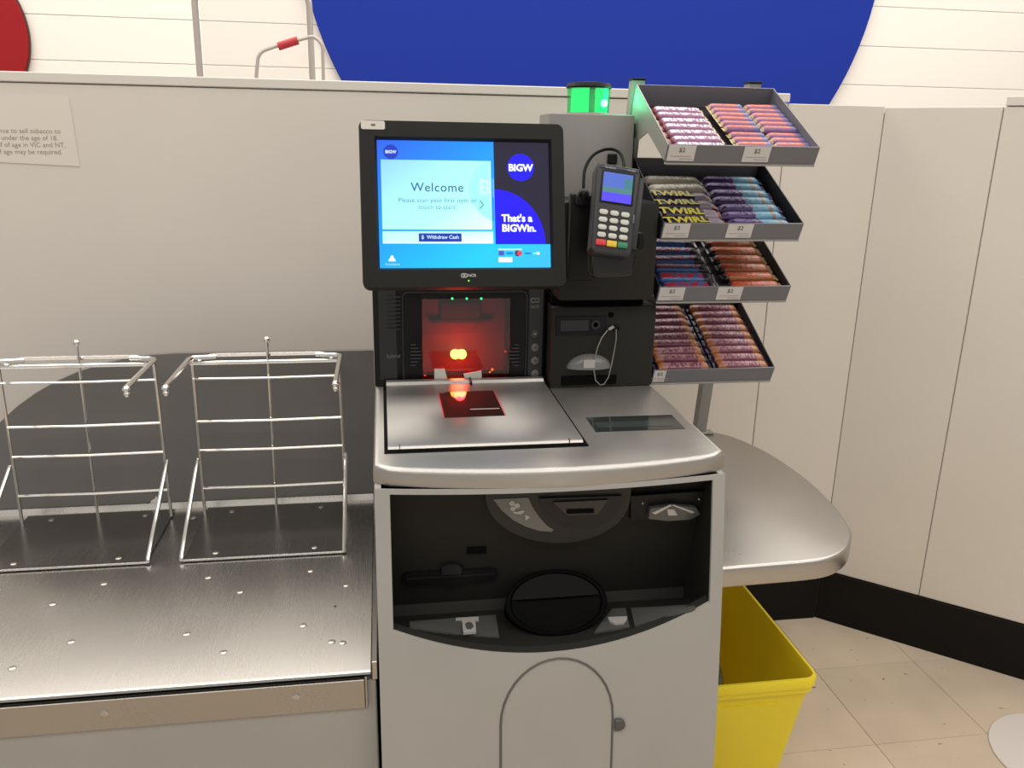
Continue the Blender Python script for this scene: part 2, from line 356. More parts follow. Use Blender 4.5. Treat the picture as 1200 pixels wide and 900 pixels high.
# notice on the partition
ns = solo('notice_sheet', prism(BM(), [(-0.98, 1.350), (-0.688, 1.338), (-0.693, 1.488), (-0.98, 1.494)], WY-0.0016, WY-0.0004, 'Y'), NOTICE, (-0.83, WY-0.001, 1.345), 'pale notice sheet with four lines of print on the partition', 'notice')
for i, s in enumerate(('It is an offence to sell tobacco to', 'a person under the age of 18.', 'Proof of age in VIC and NT,', 'Proof of age may be required.')):
    pr = at((71, 68, 77, 73)[i], 154 + 8.1*i, Y=WY-0.002)
    lettering(s, 0.0148, Matrix.Translation(pr - ns.location) @ Matrix.Rotation(-0.5*D, 4, 'Y') @ FRONT, INKP, ns, align='RIGHT')

# white disc on the floor
solo('floor_disc', prism(BM(), circ(1.60, 1.44, 0.165, 48), 0.0005, 0.004, 'Z', 0.001, 1), mat('white_floor_vinyl', (0.62, 0.58, 0.55), 0.5), (1.60, 1.44, 0.0005), 'flat white round sticker on the beige tile floor', 'floor sticker')

# ------------------------------------------------------------------ bagging table
TZ = 0.61
bt = empty('bagging_table', (-0.75, 1.46, 0), 'long stainless steel bagging table left of the checkout kiosk', 'table')
XL = -1.55
t = BM()
prism(t, [(1.150, TZ-0.006), (1.138, TZ-0.006), (1.135, TZ-0.004), (1.137, TZ-0.001), (1.142, TZ), (1.790, TZ), (1.797, TZ+0.012), (1.800, TZ+0.012), (1.800, TZ-0.006)], XL, -0.036, 'X')
part('tabletop', t, STEELT, bt)
t = BM(); box(t, XL, -0.046, 1.146, 1.150, 0.536, 0.589, 0.001, 1); part('apron', t, STEELA, bt)
part('apron_end', box(BM(), -0.0455, -0.0415, 1.142, 1.152, 0.540, 0.597, 0.001, 1), STEELT, bt)
part('gap_rail', box(BM(), XL, -0.044, 1.160, 1.17, 0.585, 0.6035), BLACK, bt)
part('cabinet', box(BM(), XL, -0.028, 1.1505, 1.79, 0.0, 0.584, 0.002, 1), TABLEGREY, bt)
# corner post between table and kiosk
part('edge_channel', box(BM(), -0.0345, -0.0255, 1.150, 1.80, 0.585, 0.618, 0.001, 1), STEELT, bt)
# back panel with a big rounded left corner
pts = [(-0.026, TZ-0.02), (-0.026, 0.963), (-0.44, 0.965)]
for k in range(1, 15):
    a = 90*k/14*D; pts.append((-0.44 - 0.47*math.sin(a), 0.965 - 0.374*(1-math.cos(a))))
part('back_panel', prism(BM(), pts, 1.801, 1.812, 'Y', 0.001, 1), DARKPANEL, bt, label='dark grey back panel with a large rounded corner')
def screw_bm(r=0.0062):
    t = BM(); lathe(t, [(0, 0), (r, 0), (r, 0.0006), (r*0.75, 0.0016), (r*0.32, 0.0018), (r*0.3, 0.0008), (0, 0.0008)], (0, 0, 0), 'Z', 14); return t
sb = screw_bm(); sme = bpy.data.meshes.new('screw'); sb.to_mesh(sme); sb.free(); finish(sme, SCREW, 40)
for x, y in ((-0.527,1.466),(-0.594,1.403),(-0.522,1.278),(-0.587,1.215),(-0.342,1.467),(-0.274,1.406),(-0.341,1.278),(-0.271,1.217),(-0.153,1.469),(-0.083,1.406),(-0.151,1.28),(-0.1,1.225),(-0.082,1.22),(-0.424,1.737),(-0.71,1.466),(-0.71,1.278),(-0.78,1.403)):
    part_mesh('screw', sme, None, bt, Matrix.Translation(Vector((x, y, TZ)) - bt.location))
for px, py in ((347, 817), (122, 836)):
    p = at(px, py, Y=1.146); part_mesh('screw', sme, None, bt, Matrix.Translation(p - bt.location) @ Matrix.Rotation(90*D, 4, 'X'))
part('hole', prism(BM(), circ(-0.1, 1.335, 0.0025, 12), TZ, TZ+0.0004), MATTE, bt)

# a torn scrap stuck at the back of the table
t = BM(); prism(t, [(-0.527, TZ+0.012), (-0.512, TZ+0.012), (-0.509, TZ+0.021), (-0.513, TZ+0.030), (-0.517, TZ+0.022), (-0.524, TZ+0.019)], 1.796, 1.7985, 'Y')
solo('paper_scrap', t, STICK, (-0.518, 1.797, TZ+0.012), 'tiny torn white scrap stuck behind the left bag rack', 'scrap')

def bag_rack(x0, x1, label, braces=True):
    r = empty('bag_rack', ((x0+x1)/2, 1.65, TZ), label, 'bag rack', 'chrome wire bag racks on the stainless table')
    yb, yf = 1.742, 1.533; zt = 0.964
    part('base_plate', box(BM(), x0, x1, yf+0.002, 1.775, TZ+0.0005, TZ+0.0055), PLATE, r)
    part('front_rod', tube(BM(), [(x0-0.002, yf, TZ+0.004), (x1+0.002, yf, TZ+0.004)], 0.0022), CHROME, r)
    for x, s in ((x0, 1), (x1, -1)):
        part('upright', tube(BM(), [(x, yb, TZ+0.005), (x + s*0.003, yb, zt)], 0.0036), CHROME, r)
        part('brace', tube(BM(), [(x - s*0.004, yb-0.003, 0.745), (x - s*0.004, yf+0.004, TZ+0.012), (x - s*0.004, yf, TZ+0.003)], 0.0044), CHROME, r)
        part('arm', tube(BM(), fillet([(x + s*0.05, yb+0.006, zt+0.004), (x - s*0.001, yb, zt+0.004), (x - s*0.001, 1.537, zt+0.003)], 0.012), 0.0052), CHROME, r)
        t = BM(); ball(t, (x - s*0.001, 1.535, zt), 0.0075); ball(t, (x - s*0.001, 1.5355, zt-0.009), 0.006); part('arm_tip', t, CHROME, r)
    part('top_wire', tube(BM(), [(x0, yb-0.004, zt-0.006), (x1, yb-0.004, zt-0.006)], 0.0042), CHROME, r)
    part('top_wire', tube(BM(), fillet([(x0+0.015, yb, zt-0.002), (x0+0.04, yb+0.014, zt+0.006), (x1-0.04, yb+0.014, zt+0.006), (x1-0.015, yb, zt-0.002)], 0.01), 0.0042), CHROME, r)
    for zz in (0.924, 0.830, 0.765, 0.678):
        part('cross_wire', tube(BM(), [(x0+0.002, yb-0.002, zz), ((x0+x1)/2, yb-0.004, zz-0.001), (x1-0.002, yb-0.002, zz)], 0.0027, 6), CHROME, r)
    xc = (x0+x1)/2
    part('center_rod', tube(BM(), [(xc, yb+0.004, TZ+0.005), (xc+0.003, yb+0.004, 1.0)], 0.0032, 6), CHROME, r)
    part('rod_knob', ball(BM(), (xc+0.003, yb+0.004, 1.004), 0.0068), CHROME, r)
    for x, y in ((x0+0.056, 1.555), (x1-0.056, 1.555), (x0+0.056, 1.748), (x1-0.056, 1.748)):
        part_mesh('screw', sme, None, r, Matrix.Translation(Vector((x, y, TZ+0.0055)) - Vector(r.location)))
bag_rack(-0.772, -0.470, 'chrome wire bag rack at the left edge of the photo')
bag_rack(-0.400, -0.096, 'chrome wire bag rack on the table next to the checkout kiosk')

# ------------------------------------------------------------------ checkout kiosk
KX0, KX1 = -0.022, 0.539; KXC = 0.258
kx = empty('checkout_kiosk', (KXC, 1.45, 0), 'silver grey self checkout kiosk with a black coin and note recess', 'checkout kiosk')
def prof(z):
    return 1.10 + 0.0993*z*z
def bow(x): return -0.022*max(0.0, 1 - ((x-KXC)/0.28)**2)
def fsurf(x, z, off=0.0): return Vector((x, prof(z) + bow(x) - off, z))
def on_front(px, py, off=0.0):
    r = ray(px, py); Y = 1.15
    for _ in range(60):
        P = CAM + r*(Y/r.y); Y = 0.5*Y + 0.5*(prof(P.z) + bow(P.x) - off)
    return P
# recess outline on the front panel
RX0, RX1, RZT = 0.001, 0.517, 0.892
def rzb(x): 
    u = (x-0.245)/0.258; return 0.633 + 0.0505*u*u
ZT = 0.900
xs = sorted(set([KX0, KX0+0.006, RX0-0.001, RX1+0.001, KX1-0.006, KX1] + [RX0 + (RX1-RX0)*k/40 for k in range(41)]))
t = BM()
def strip(z_of):            # z_of(x) -> list of z values, same length for neighbours
    prev = None
    for x in z_of[0]:
        col = [t.verts.new(fsurf(x, zz)) for zz in z_of[1](x)]
        if prev:
            for k in range(len(col)-1): t.faces.new((prev[k], col[k], col[k+1], prev[k+1]))
        prev = col
lin = lambda a, c, n: [a + (c-a)*k/n for k in range(n+1)]
inx = [x for x in xs if RX0 <= x <= RX1]
strip((inx, lambda x: lin(0.0, rzb(x), 20)))
strip((inx, lambda x: lin(RZT, ZT, 1)))
for X in ([x for x in xs if x <= RX0], [x for x in xs if x >= RX1]):
    xe = RX0 if X[0] < 0.1 else RX1
    strip((X, lambda x: lin(0.0, rzb(xe), 20) + [rzb(xe) + (RZT-rzb(xe))*k/8 for k in range(1, 9)] + [ZT]))
bmesh.ops.remove_doubles(t, verts=t.verts, dist=2e-4)
bmesh.ops.recalc_face_normals(t, faces=t.faces)
fp = part('front_panel', t, SILVER, kx)
sol = fp.modifiers.new('thickness', 'SOLIDIFY'); sol.thickness = 0.004; sol.offset = 0
es = fp.modifiers.new('crisp_edges', 'EDGE_SPLIT'); es.split_angle = 35*D
# carcass: two sides, rear box, lower front box
t = BM()
side = [(prof(z)+0.003, z) for z in (0.0, 0.2, 0.385, 0.5, 0.639, 0.7, 0.766, 0.85, 0.8995)] + [(1.80, 0.8995), (1.80, 0.0)]
prism(t, side, KX0, KX0+0.010, 'X'); prism(t, side, KX1-0.010, KX1, 'X')
box(t, KX0+0.010, KX1-0.010, 1.30, 1.80, 0.0, 0.8995)
box(t, KX0+0.010, KX1-0.010, 1.14, 1.30, 0.0, 0.560)
part('carcass', t, SILVER, kx)
# recess liner: slanted back, sloping floor, sides
RBo = Vector((0.26, 1.235, 0.76)); RBn = Vector((0, -1.0, -0.235)).normalized()     # back plane leans: top nearer the front
def rby(z): return RBo.y + (RBo.z - z)*0.235
def RB(px, py, off=0.0): return on_plane(px, py, RBo - Vector((0, 1, 0))*off, RBn)
t = BM(); N = 30; ZF = 0.637
pr = None
for k in range(N+1):
    x = RX0 + (RX1-RX0)*k/N
    lip = fsurf(x, rzb(x)-0.001, -0.002); l2 = lip + Vector((0, 0.014, 0.0035)); l3 = lip + Vector((0, 0.020, -0.006))
    col = [lip, l2, l3, Vector((x, rby(ZF)-0.012, ZF-0.004)), Vector((x, rby(ZF+0.012), ZF+0.012)), Vector((x, rby(RZT+0.006), RZT+0.006)), Vector((x, prof(RZT)+bow(x)+0.004, RZT+0.003))]
    if col[3].z > -9: pass
    col = [t.verts.new(v) for v in col]
    if pr:
        for a in range(len(col)-1): t.faces.new((pr[a], col[a], col[a+1], pr[a+1]))
    else: t.faces.new(col)
    pr = col
t.faces.new(pr)
part('recess_liner', t, RECESS, kx, smooth=30)
def rb_prism(pts, d, bm=None, off=0.0, bev=0.0):   # polygon given in photo points, raised d from the recess back
    bm = bm or BM(); base = [RB(px, py, off) for px, py in pts]
    n = Vector((0, -1, 0)); lo = [bm.verts.new(p) for p in base]; hi = [bm.verts.new(p + n*d) for p in base]
    bm.faces.new(lo[::-1]); bm.faces.new(hi)
    for k in range(len(lo)): bm.faces.new((lo[k], lo[(k+1) % len(lo)], hi[(k+1) % len(lo)], hi[k]))
    return bm
# coin acceptor: half disc hanging from the top edge
part('coin_bezel', rb_prism([(567, 572)] + [(652 + 84*math.cos(a*D), 578 + 54*math.sin(a*D)) for a in range(175, 4, -10)] + [(737, 566)], 0.014), mat('coin_bezel_plastic', (0.024, 0.024, 0.024), 0.45, spec=0.3), kx)
part('coin_label', rb_prism([(578, 585), (619, 583), (624, 594), (632, 606), (641, 616), (649, 621), (646, 623), (632, 622), (616, 617), (601, 609), (588, 598)], 0.0006, off=0.0145), mat('coin_label_grey', (0.15, 0.15, 0.145), 0.45), kx)
t = BM()
for cx, cy, rx, ry in ((600, 590, 3.4, 3.0), (606, 592.5, 3.4, 3.0), (601, 596, 3.2, 2.6)): rb_prism([(cx+rx*math.cos(a*D), cy+ry*math.sin(a*D)) for a in range(0, 360, 36)], 0.0004, t, 0.0156)
rb_prism([(600, 599), (606, 600), (612, 598), (615, 599), (611, 602.5), (603, 602)], 0.0004, t, 0.0156)
rb_prism([(615.5, 603), (621, 606), (616, 610)], 0.0004, t, 0.0156)
part('coin_icon', t, LTGREY, kx)
part('coin_cup', rb_prism([(631, 583)] + [(680 + 48*math.cos(a*D), 583 + 33*math.sin(a*D)) for a in range(178, 1, -11)] + [(728, 580)], 0.004, off=0.0145), mat('coin_cup_plastic', (0.016, 0.016, 0.017), 0.45, spec=0.3), kx)
part('coin_funnel', rb_prism([(648, 588), (712, 585), (700, 602), (664, 603)], 0.003, off=0.0187), mat('coin_funnel_plastic', (0.02, 0.02, 0.022), 0.3), kx)
part('coin_slot', rb_prism([(664, 597), (696, 596), (696, 601), (664, 602)], 0.001, off=0.0219), MATTE, kx)
# note reader top right
part('card_reader', rb_prism([(737, 578), (828, 572), (828, 604), (737, 606)], 0.012), BLACK, kx)
part('reader_lip', rb_prism([(760, 593), (786, 590), (813, 592), (818, 600), (806, 606), (780, 607.5), (758, 605)], 0.010, off=0.0122), mat('smoky_lip', (0.07, 0.072, 0.07), 0.2), kx)
t = BM(); rb_prism([(764, 601), (785, 591.5), (788, 592), (768, 603)], 0.0004, t, 0.0224); rb_prism([(787, 592), (790, 591.5), (814, 600), (811, 601.5)], 0.0004, t, 0.0224); rb_prism([(782, 597), (790, 597), (794, 604), (783, 604)], 0.0004, t, 0.0224)
part('reader_mark', t, LTGREY, kx)
t = BM()
for px, py in ((753, 590), (819, 585)):
    ball(t, RB(px, py, 0.0125), 0.0016, 8)
part('reader_indicator', t, LTGREY, kx)
# note slots left
part('small_slot', rb_prism([(547, 641), (570, 640), (570, 648), (547, 649)], 0.002), MATTE, kx)
part('note_slot', rb_prism([(476, 670), (515, 668), (519, 663), (541, 662), (545, 667), (578, 664.5), (583, 668), (582, 675), (577, 679), (545, 681), (535, 686), (522, 687), (514, 683), (479, 685.5), (472, 682), (471, 674)], 0.005), BLACK, kx)
part('note_slit', rb_prism([(476, 677.5), (580, 671.5), (580, 673.2), (476, 679.4)], 0.0006, off=0.0052), mat('slit_grey', (0.014, 0.014, 0.016), 0.3), kx)
part('note_guide', rb_prism([(517, 664), (523, 661), (536, 660.5), (541, 664), (540, 671), (518, 672)], 0.006, off=0.0052), mat('note_guide_plastic', (0.018, 0.018, 0.02), 0.25), kx)
# change bowl: a real cup let into the corner between back and floor
c0 = RB(651, 703, 0.012); tilt = 38*D
t = BM(); tb = bmesh.new()
prf = [(0.084, -0.05), (0.0865, -0.002), (0.0875, 0.002), (0.084, 0.004), (0.080, 0.003), (0.076, -0.002), (0.055, -0.007), (0.0, -0.008)]
nn = 40; rings = []
for r_, h_ in prf: rings.append([tb.verts.new((max(r_, 1e-4)*math.cos(2*math.pi*j/nn), max(r_, 1e-4)*0.635*math.sin(2*math.pi*j/nn), h_)) for j in range(nn)])
for a, c in zip(rings, rings[1:]):
    for j in range(nn): tb.faces.new((a[j], a[(j+1) % nn], c[(j+1) % nn], c[j]))
bmesh.ops.remove_doubles(tb, verts=tb.verts, dist=1e-5)
MB_ = Matrix.Translation(at(652, 706, Y=1.208)) @ Matrix.Rotation(45*D, 4, 'X')
merge(t, tb, MB_)
part('change_bowl', t, mat('bowl_plastic', (0.0018, 0.0018, 0.002), 0.6, spec=0.06), kx)
t = BM(); prism(t, [(0.0765*math.cos(a*D), 0.0765*0.635*math.sin(a*D)) for a in range(10, 171, 8)], -0.001, 0.0015, 'Z'); t.transform(MB_)
part('bowl_flap', t, mat('bowl_flap_plastic', (0.006, 0.006, 0.0055), 0.6, spec=0.1), kx)
# decals on the sloping floor of the recess
def floor_pt(px, py, off=0.0012):
    # floor runs from l3 at the lip to the back: solve along the ray
    r = ray(px, py); Y = 1.18
    for _ in range(80):
        P = CAM + r*(Y/r.y); x = min(max(P.x, RX0), RX1)
        lip = fsurf(x, rzb(x)-0.001, -0.002) + Vector((0, 0.020, -0.006)); bk = Vector((x, rby(ZF)-0.012, ZF-0.004))
        # z of the floor at this Y
        k = (Y-lip.y)/(bk.y-lip.y); zf = lip.z + (bk.z-lip.z)*k + off
        # find the Y at which the ray reaches that height
        Yn = r.y*((zf-CAM.z)/r.z); Y = 0.5*Y + 0.5*Yn
    return CAM + r*(Y/r.y)
def floor_poly(pts, d, bm=None, off=0.0012):
    bm = bm or BM(); base = [floor_pt(px, py, off) for px, py in pts]; n = Vector((0, 0, 1))
    lo = [bm.verts.new(p - n*0.003) for p in base]; hi = [bm.verts.new(p + n*d) for p in base]
    bm.faces.new(lo[::-1]); bm.faces.new(hi)
    for k in range(len(lo)): bm.faces.new((lo[k], lo[(k+1) % len(lo)], hi[(k+1) % len(lo)], hi[k]))
    return bm
part('note_label', floor_poly([(480, 729), (581, 721), (585, 747), (540, 744), (480, 736)], 0.0012), MIDGREY, kx)
t = BM(); floor_poly([(534, 725), (561, 723.5), (561, 726.5), (534, 728)], 0.0016, t, 0.009); floor_poly([(541, 727), (557, 726), (558, 741), (543, 742)], 0.0016, t, 0.009)
part('note_icon', t, LTGREY, kx)
part('note_icon_detail', floor_poly([(545, 731), (549, 729), (553, 730), (555, 734), (552, 737), (547, 737)], 0.0006, None, 0.0112), MIDGREY, kx)
part('coin_return_label', floor_poly([(717, 714), (733, 713), (738, 735), (696, 742)], 0.0012), MIDGREY, kx)
part('coin_return_icon', floor_poly([(712, 724), (735, 723), (734, 728), (730, 731), (721, 731.5), (715, 729)], 0.0016, None, 0.0045), LTGREY, kx)
part('blank_label', floor_poly([(739, 713), (813, 709), (815, 713), (744, 734)], 0.0012), MIDGREY, kx)

# lower service door: an arched groove and a half-round lock
def arch(w_, zc, n=18):
    return [(0.259 - w_, 0.03)] + [(0.259 + w_*math.cos(a*D), zc + 0.112*w_/0.094*math.sin(a*D)) for a in [180 - 180*k/n for k in range(n+1)]] + [(0.259 + w_, 0.03)]
gp = arch(0.0925, 0.513); gv = []
fine = []
for (x0_, z0_), (x1_, z1_) in zip(gp, gp[1:]):
    m_ = 12 if abs(z1_-z0_) > 0.2 else 1
    for k in range(m_): fine.append((x0_+(x1_-x0_)*k/m_, z0_+(z1_-z0_)*k/m_))
fine.append(gp[-1])
part('door_groove', tube(BM(), [fsurf(x, z, 0.0016) for x, z in fine], 0.0021, 6), mat('door_groove_dark', (0.10, 0.093, 0.085), 0.6), kx)
t = BM(); prev = None
for k in range(0, 25):
    x = 0.259 - 0.0895 + 0.179*k/24; zt = 0.513 + 0.112*(0.0895/0.094)*math.sqrt(max(0, 1 - ((x-0.259)/0.0895)**2))
    col = [t.verts.new(fsurf(x, 0.03 + (zt-0.03)*q/16, 0.0026)) for q in range(17)]
    if prev:
        for q in range(16): t.faces.new((prev[q], col[q], col[q+1], prev[q+1]))
    prev = col
part('service_door', t, SILVER, kx)
lk = on_front(725, 847); t = BM(); prism(t, [(lk.x-0.008, lk.z-0.0105), (lk.x-0.002, lk.z-0.0105)] + circ(lk.x-0.001, lk.z, 0.0105, 12, a0=-90, a1=90) + [(lk.x-0.008, lk.z+0.0105)], lk.y-0.008, lk.y+0.004, 'Y', 0.001, 1)
part('door_lock', t, mat('lock_grey', (0.07, 0.068, 0.07), 0.4), kx)
# stainless worktop with bowed bullnose front
wt = [(0.535, 1.81), (-0.018, 1.81), (-0.0235, 1.80)]
fr = []
for k in range(25):
    x = -0.0235 + (0.547+0.0235)*k/24; u = (x-0.262)/0.285; fr.append((x, 1.1555 + 0.037*u*u + (0.012*(max(0, abs(u)-0.93)/0.07)**2)))
wt = wt + fr + [(0.547, 1.80)]
t = BM(); prism(t, wt, 0.9005, 0.930, 'Z')
bmesh.ops.recalc_face_normals(t, faces=t.faces)
bmesh.ops.bevel(t, geom=[e for e in t.edges if all(v.co.z > 0.929 for v in e.verts)], offset=0.009, segments=4, affect='EDGES', profile=0.5); part('worktop', t, STEEL, kx)
# small screen let into the worktop
q = [at(px, py, Z=0.931) for px, py in ((686, 489), (787, 486), (803, 502), (698, 506))]
part('lane_display', prism(BM(), [(v.x, v.y) for v in q], 0.9295, 0.9310, 'Z'), mat('dark_display_glass', (0.02, 0.024, 0.024), 0.08), kx)
t = BM(); prism(t, [(0.365, 1.333), (0.505, 1.329), (0.505, 1.362), (0.365, 1.362)], 0.93105, 0.9314); part('display_inner', t, mat('display_inner_glass', (0.035, 0.045, 0.043), 0.15), kx)

# printer housing and upper housing behind the right of the worktop
HY = 1.582
t = BM(); box(t, 0.328, 0.5435, HY, 1.74, 0.9305, 1.098, 0.004, 2); part('printer_housing', t, CHARCOAL, kx)
t = BM(); box(t, 0.333, 0.5235, 1.545, 1.74, 1.1165, 1.305, 0.006, 2); part('upper_housing', t, CHARCOAL, kx)
part('housing_seam', box(BM(), 0.330, 0.520, 1.600, 1.74, 1.097, 1.118), MATTE, kx)
t = BM(); p, q = at(652, 371, Y=HY-0.002), at(710, 392, Y=HY-0.002); box(t, p.x, q.x, HY-0.004, HY+0.004, q.z, p.z, 0.002, 2); part('lock_recess', t, BLACK, kx)
t = BM(); p, q = at(657, 375, Y=HY-0.005), at(690, 388, Y=HY-0.005); box(t, p.x, q.x, HY-0.006, HY-0.003, q.z, p.z, 0.001, 1); p = at(698, 380.5, Y=HY-0.005); lathe(t, [(0.0095, 0), (0.0095, 0.0035), (0.005, 0.0035), (0.005, 0.001), (0, 0.001)], (p.x, HY-0.003, p.z), 'Y', 20); part('lock_bar', t, mat('lock_bar_plastic', (0.018, 0.017, 0.02), 0.35), kx)
p = at(716, 369, Y=HY); part('peg_hole', lathe(BM(), [(0.006, 0), (0.0055, 0.0015), (0, 0.0015)], (p.x, HY, p.z), 'Y', 16), MATTE, kx)
p = at(723, 384, Y=HY); t = BM(); lathe(t, [(0.0065, 0), (0.0065, 0.004), (0.003, 0.004), (0.003, 0.001), (0, 0.001)], (p.x, HY, p.z), 'Y', 16); part('ring_eye', t, BLACK, kx)
a_, c_ = at(713, 386, Y=HY-0.008), at(719, 382.5, Y=HY-0.008); part('cable_crimp', tube(BM(), [a_, c_], 0.0035, 10), SCREW, kx)
lp = [(712, 387), (705, 396), (700, 408), (697, 420), (696, 434), (698, 446), (703, 451), (708, 450), (713, 442), (717, 426), (720, 410), (722, 398), (722, 386)]
part('steel_loop', tube(BM(), [at(px, py, Y=HY-0.006-0.014*math.sin(math.pi*k/12)) for k, (px, py) in enumerate(lp)], 0.0013, 6), mat('loop_wire', (0.35, 0.34, 0.30), 0.35, 0.8), kx)
# half dome light over the receipt slot
p = at(690, 431, Y=HY-0.002); t = BM(); n1, n2 = 20, 6; rings = []
for j in range(n2+1):
    b_ = 90*j/n2*D; rings.append([t.verts.new((p.x + 0.046*math.cos(a*D)*math.cos(b_), HY - 0.020*math.sin(b_), p.z + 0.029*math.sin(a*D)*math.cos(b_))) for a in [180*k/n1 for k in range(n1+1)]])
for a, c in zip(rings, rings[1:]):
    for k in range(n1): t.faces.new((a[k], a[k+1], c[k+1], c[k]))
part('receipt_dome', t, mat('smoky_dome', (0.17, 0.17, 0.165), 0.25), kx)
t = BM(); p1, p2 = at(684, 422, Y=HY-0.019), at(697, 431, Y=HY-0.019); box(t, p1.x, p2.x, HY-0.0205, HY-0.016, p2.z, p1.z); part('dome_icon', t, LTGREY, kx)
p1, p2 = at(658, 441, Y=HY-0.002), at(722, 450, Y=HY-0.002); part('receipt_slot', box(BM(), p1.x, p2.x, HY-0.003, HY+0.003, max(p2.z, 0.9315), p1.z, 0.001, 1), MATTE, kx)
# grey column
t = BM(); box(t, 0.333, 0.508, 1.690, 1.80, 0.9305, 1.466, 0.003, 2); part('column', t, COLGREY, kx)
part('column_side', box(BM(), 0.506, 0.5125, 1.700, 1.82, 1.30, 1.450), CHARCOAL, kx)
t = BM(); p = at(717, 186, Y=1.69); box(t, p.x-0.010, p.x+0.010, 1.683, 1.690, p.z-0.010, p.z+0.010, 0.002, 1); part('cable_gland', t, BLACK, kx)

# ------------------------------------------------------------------ status beacon
bc = empty('status_beacon', (0.424, 1.745, 1.466), 'glowing green status beacon with a black cap on top of the kiosk column', 'beacon light')
part('base', lathe(BM(), [(0, 0), (0.044, 0), (0.044, 0.004), (0, 0.004)], (0.424, 1.745, 1.466)), LTGREY, bc)
lens = glass_mat('green_lens', (0.75, 1.0, 0.85), 0.10, 0.15)
part('lens', lathe(BM(), [(0.043, 0), (0.044, 0.047), (0.0432, 0.047), (0.0422, 0)], (0.424, 1.745, 1.470), 'Z', 36), glass_mat('green_lens_shell', (0.55, 1.0, 0.75), 0.10, 0.2), bc)
part('core', lathe(BM(), [(0, 0), (0.012, 0), (0.012, 0.046), (0, 0.046)], (0.424, 1.745, 1.4705), 'Z', 20), mat('core_grey', (0.45, 0.5, 0.45), 0.5), bc)
glow = mat('green_diffuser', (0.05, 0.5, 0.2), 0.4, emit=(0.010, 0.75, 0.28), estr=1.0)
for a0, a1 in ((190, 258), (282, 350)):
    t = BM(); ro = circ(0.424, 1.745, 0.0385, 14, a0=a0, a1=a1); ri = circ(0.424, 1.745, 0.030, 14, a0=a0, a1=a1)[::-1]
    prism(t, ro + ri, 1.4705, 1.5165, 'Z'); part('diffuser', t, glow, bc)
part('cap', lathe(BM(), [(0, 0), (0.046, 0), (0.047, 0.003), (0.044, 0.010), (0.02, 0.013), (0, 0.013)], (0.424, 1.745, 1.517), 'Z', 36), BLACK, bc)
p = at(707, 121, Y=1.7145); part('lamp', lathe(BM(), [(0.008, 0), (0.006, 0.003), (0, 0.004)], (p.x, p.y-0.001, p.z), 'Y', 16), mat('green_led_hot', (0.1, 0.8, 0.5), 0.3, emit=(0.35, 1.0, 0.75), estr=5.0), bc)
l = bpy.data.lights.new('beacon_glow', 'POINT'); l.energy = 0.16; l.color = (0.05, 1.0, 0.4); l.shadow_soft_size = 0.03
lo = bpy.data.objects.new('beacon_glow', l); COL.objects.link(lo); lo.location = (0.424, 1.745, 1.60); lo.location = (0.50, 1.72, 1.50)

# ------------------------------------------------------------------ barcode scanner
bs = empty('barcode_scanner', (0.15, 1.60, 0.9305), 'black upright barcode scanner with red glowing window and steel scale plate', 'barcode scanner')
SY = 1.625
t = BM()
box(t, -0.0225, 0.074, SY, 1.80, 0.9305, 1.150, 0.003, 2); box(t, 0.252, 0.324, SY, 1.80, 0.9305, 1.150, 0.003, 2)
box(t, 0.070, 0.256, SY, 1.80, 1.108, 1.150, 0.003, 2); box(t, 0.070, 0.256, SY, 1.80, 0.9305, 0.938)
part('housing', t, BLACK, bs)
t = BM()
box(t, 0.070, 0.256, 1.79, 1.80, 0.935, 1.11); part('chamber_back', t, mat('chamber_dark', (0.03, 0.02, 0.02), 0.5), bs)
part('window', box(BM(), 0.074, 0.252, SY+0.004, SY+0.007, 0.938, 1.110), glass_mat('scanner_glass', (0.55, 0.5, 0.5), 0.07, 0.06), bs)
# raised arch trim round the window
t = BM(); tube(t, fillet([(0.036, SY, 0.94), (0.036, SY, 1.122), (0.285, SY, 1.122), (0.285, SY, 0.94)], 0.012), 0.0025, 6); part('window_trim', t, mat('trim_gloss', (0.015, 0.015, 0.017), 0.25), bs)
t = BM(); box(t, 0.2885, 0.3195, SY-0.002, SY+0.002, 0.94, 1.128, 0.001, 1); part('button_strip', t, mat('strip_plastic', (0.016, 0.016, 0.02), 0.35), bs)
t = BM(); box(t, -0.0115, 0.0235, SY-0.0015, SY+0.002, 0.945, 1.128, 0.001, 1); part('speaker_strip', t, mat('strip_plastic', (0.016, 0.016, 0.02), 0.35), bs)
for k in range(9):
    p1, p2 = at(453, 348+4.7*k, Y=SY-0.002), at(469, 348+4.7*k, Y=SY-0.002); part('speaker_slat', box(BM(), p1.x, p2.x, SY-0.004, SY-0.001, p1.z-0.0016, p1.z+0.0016), mat('slat_plastic', (0.020, 0.020, 0.024), 0.4), bs)
for k, wd in enumerate((6, 9, 12, 13, 12, 9, 6)):
    p1 = at(481, 404+4*k, Y=SY-0.001); p2 = at(481+wd, 404+4*k, Y=SY-0.001); part('fin', box(BM(), p1.x, p2.x, SY-0.003, SY+0.001, p1.z-0.0012, p1.z+0.0012), mat('fin_plastic', (0.045, 0.045, 0.047), 0.4), bs)
    p1 = at(608-wd*0.9, 404+4*k, Y=SY-0.001); p2 = at(608, 404+4*k, Y=SY-0.001); part('fin', box(BM(), p1.x, p2.x, SY-0.003, SY+0.001, p1.z-0.0012, p1.z+0.0012), mat('fin_plastic', (0.045, 0.045, 0.047), 0.4), bs)
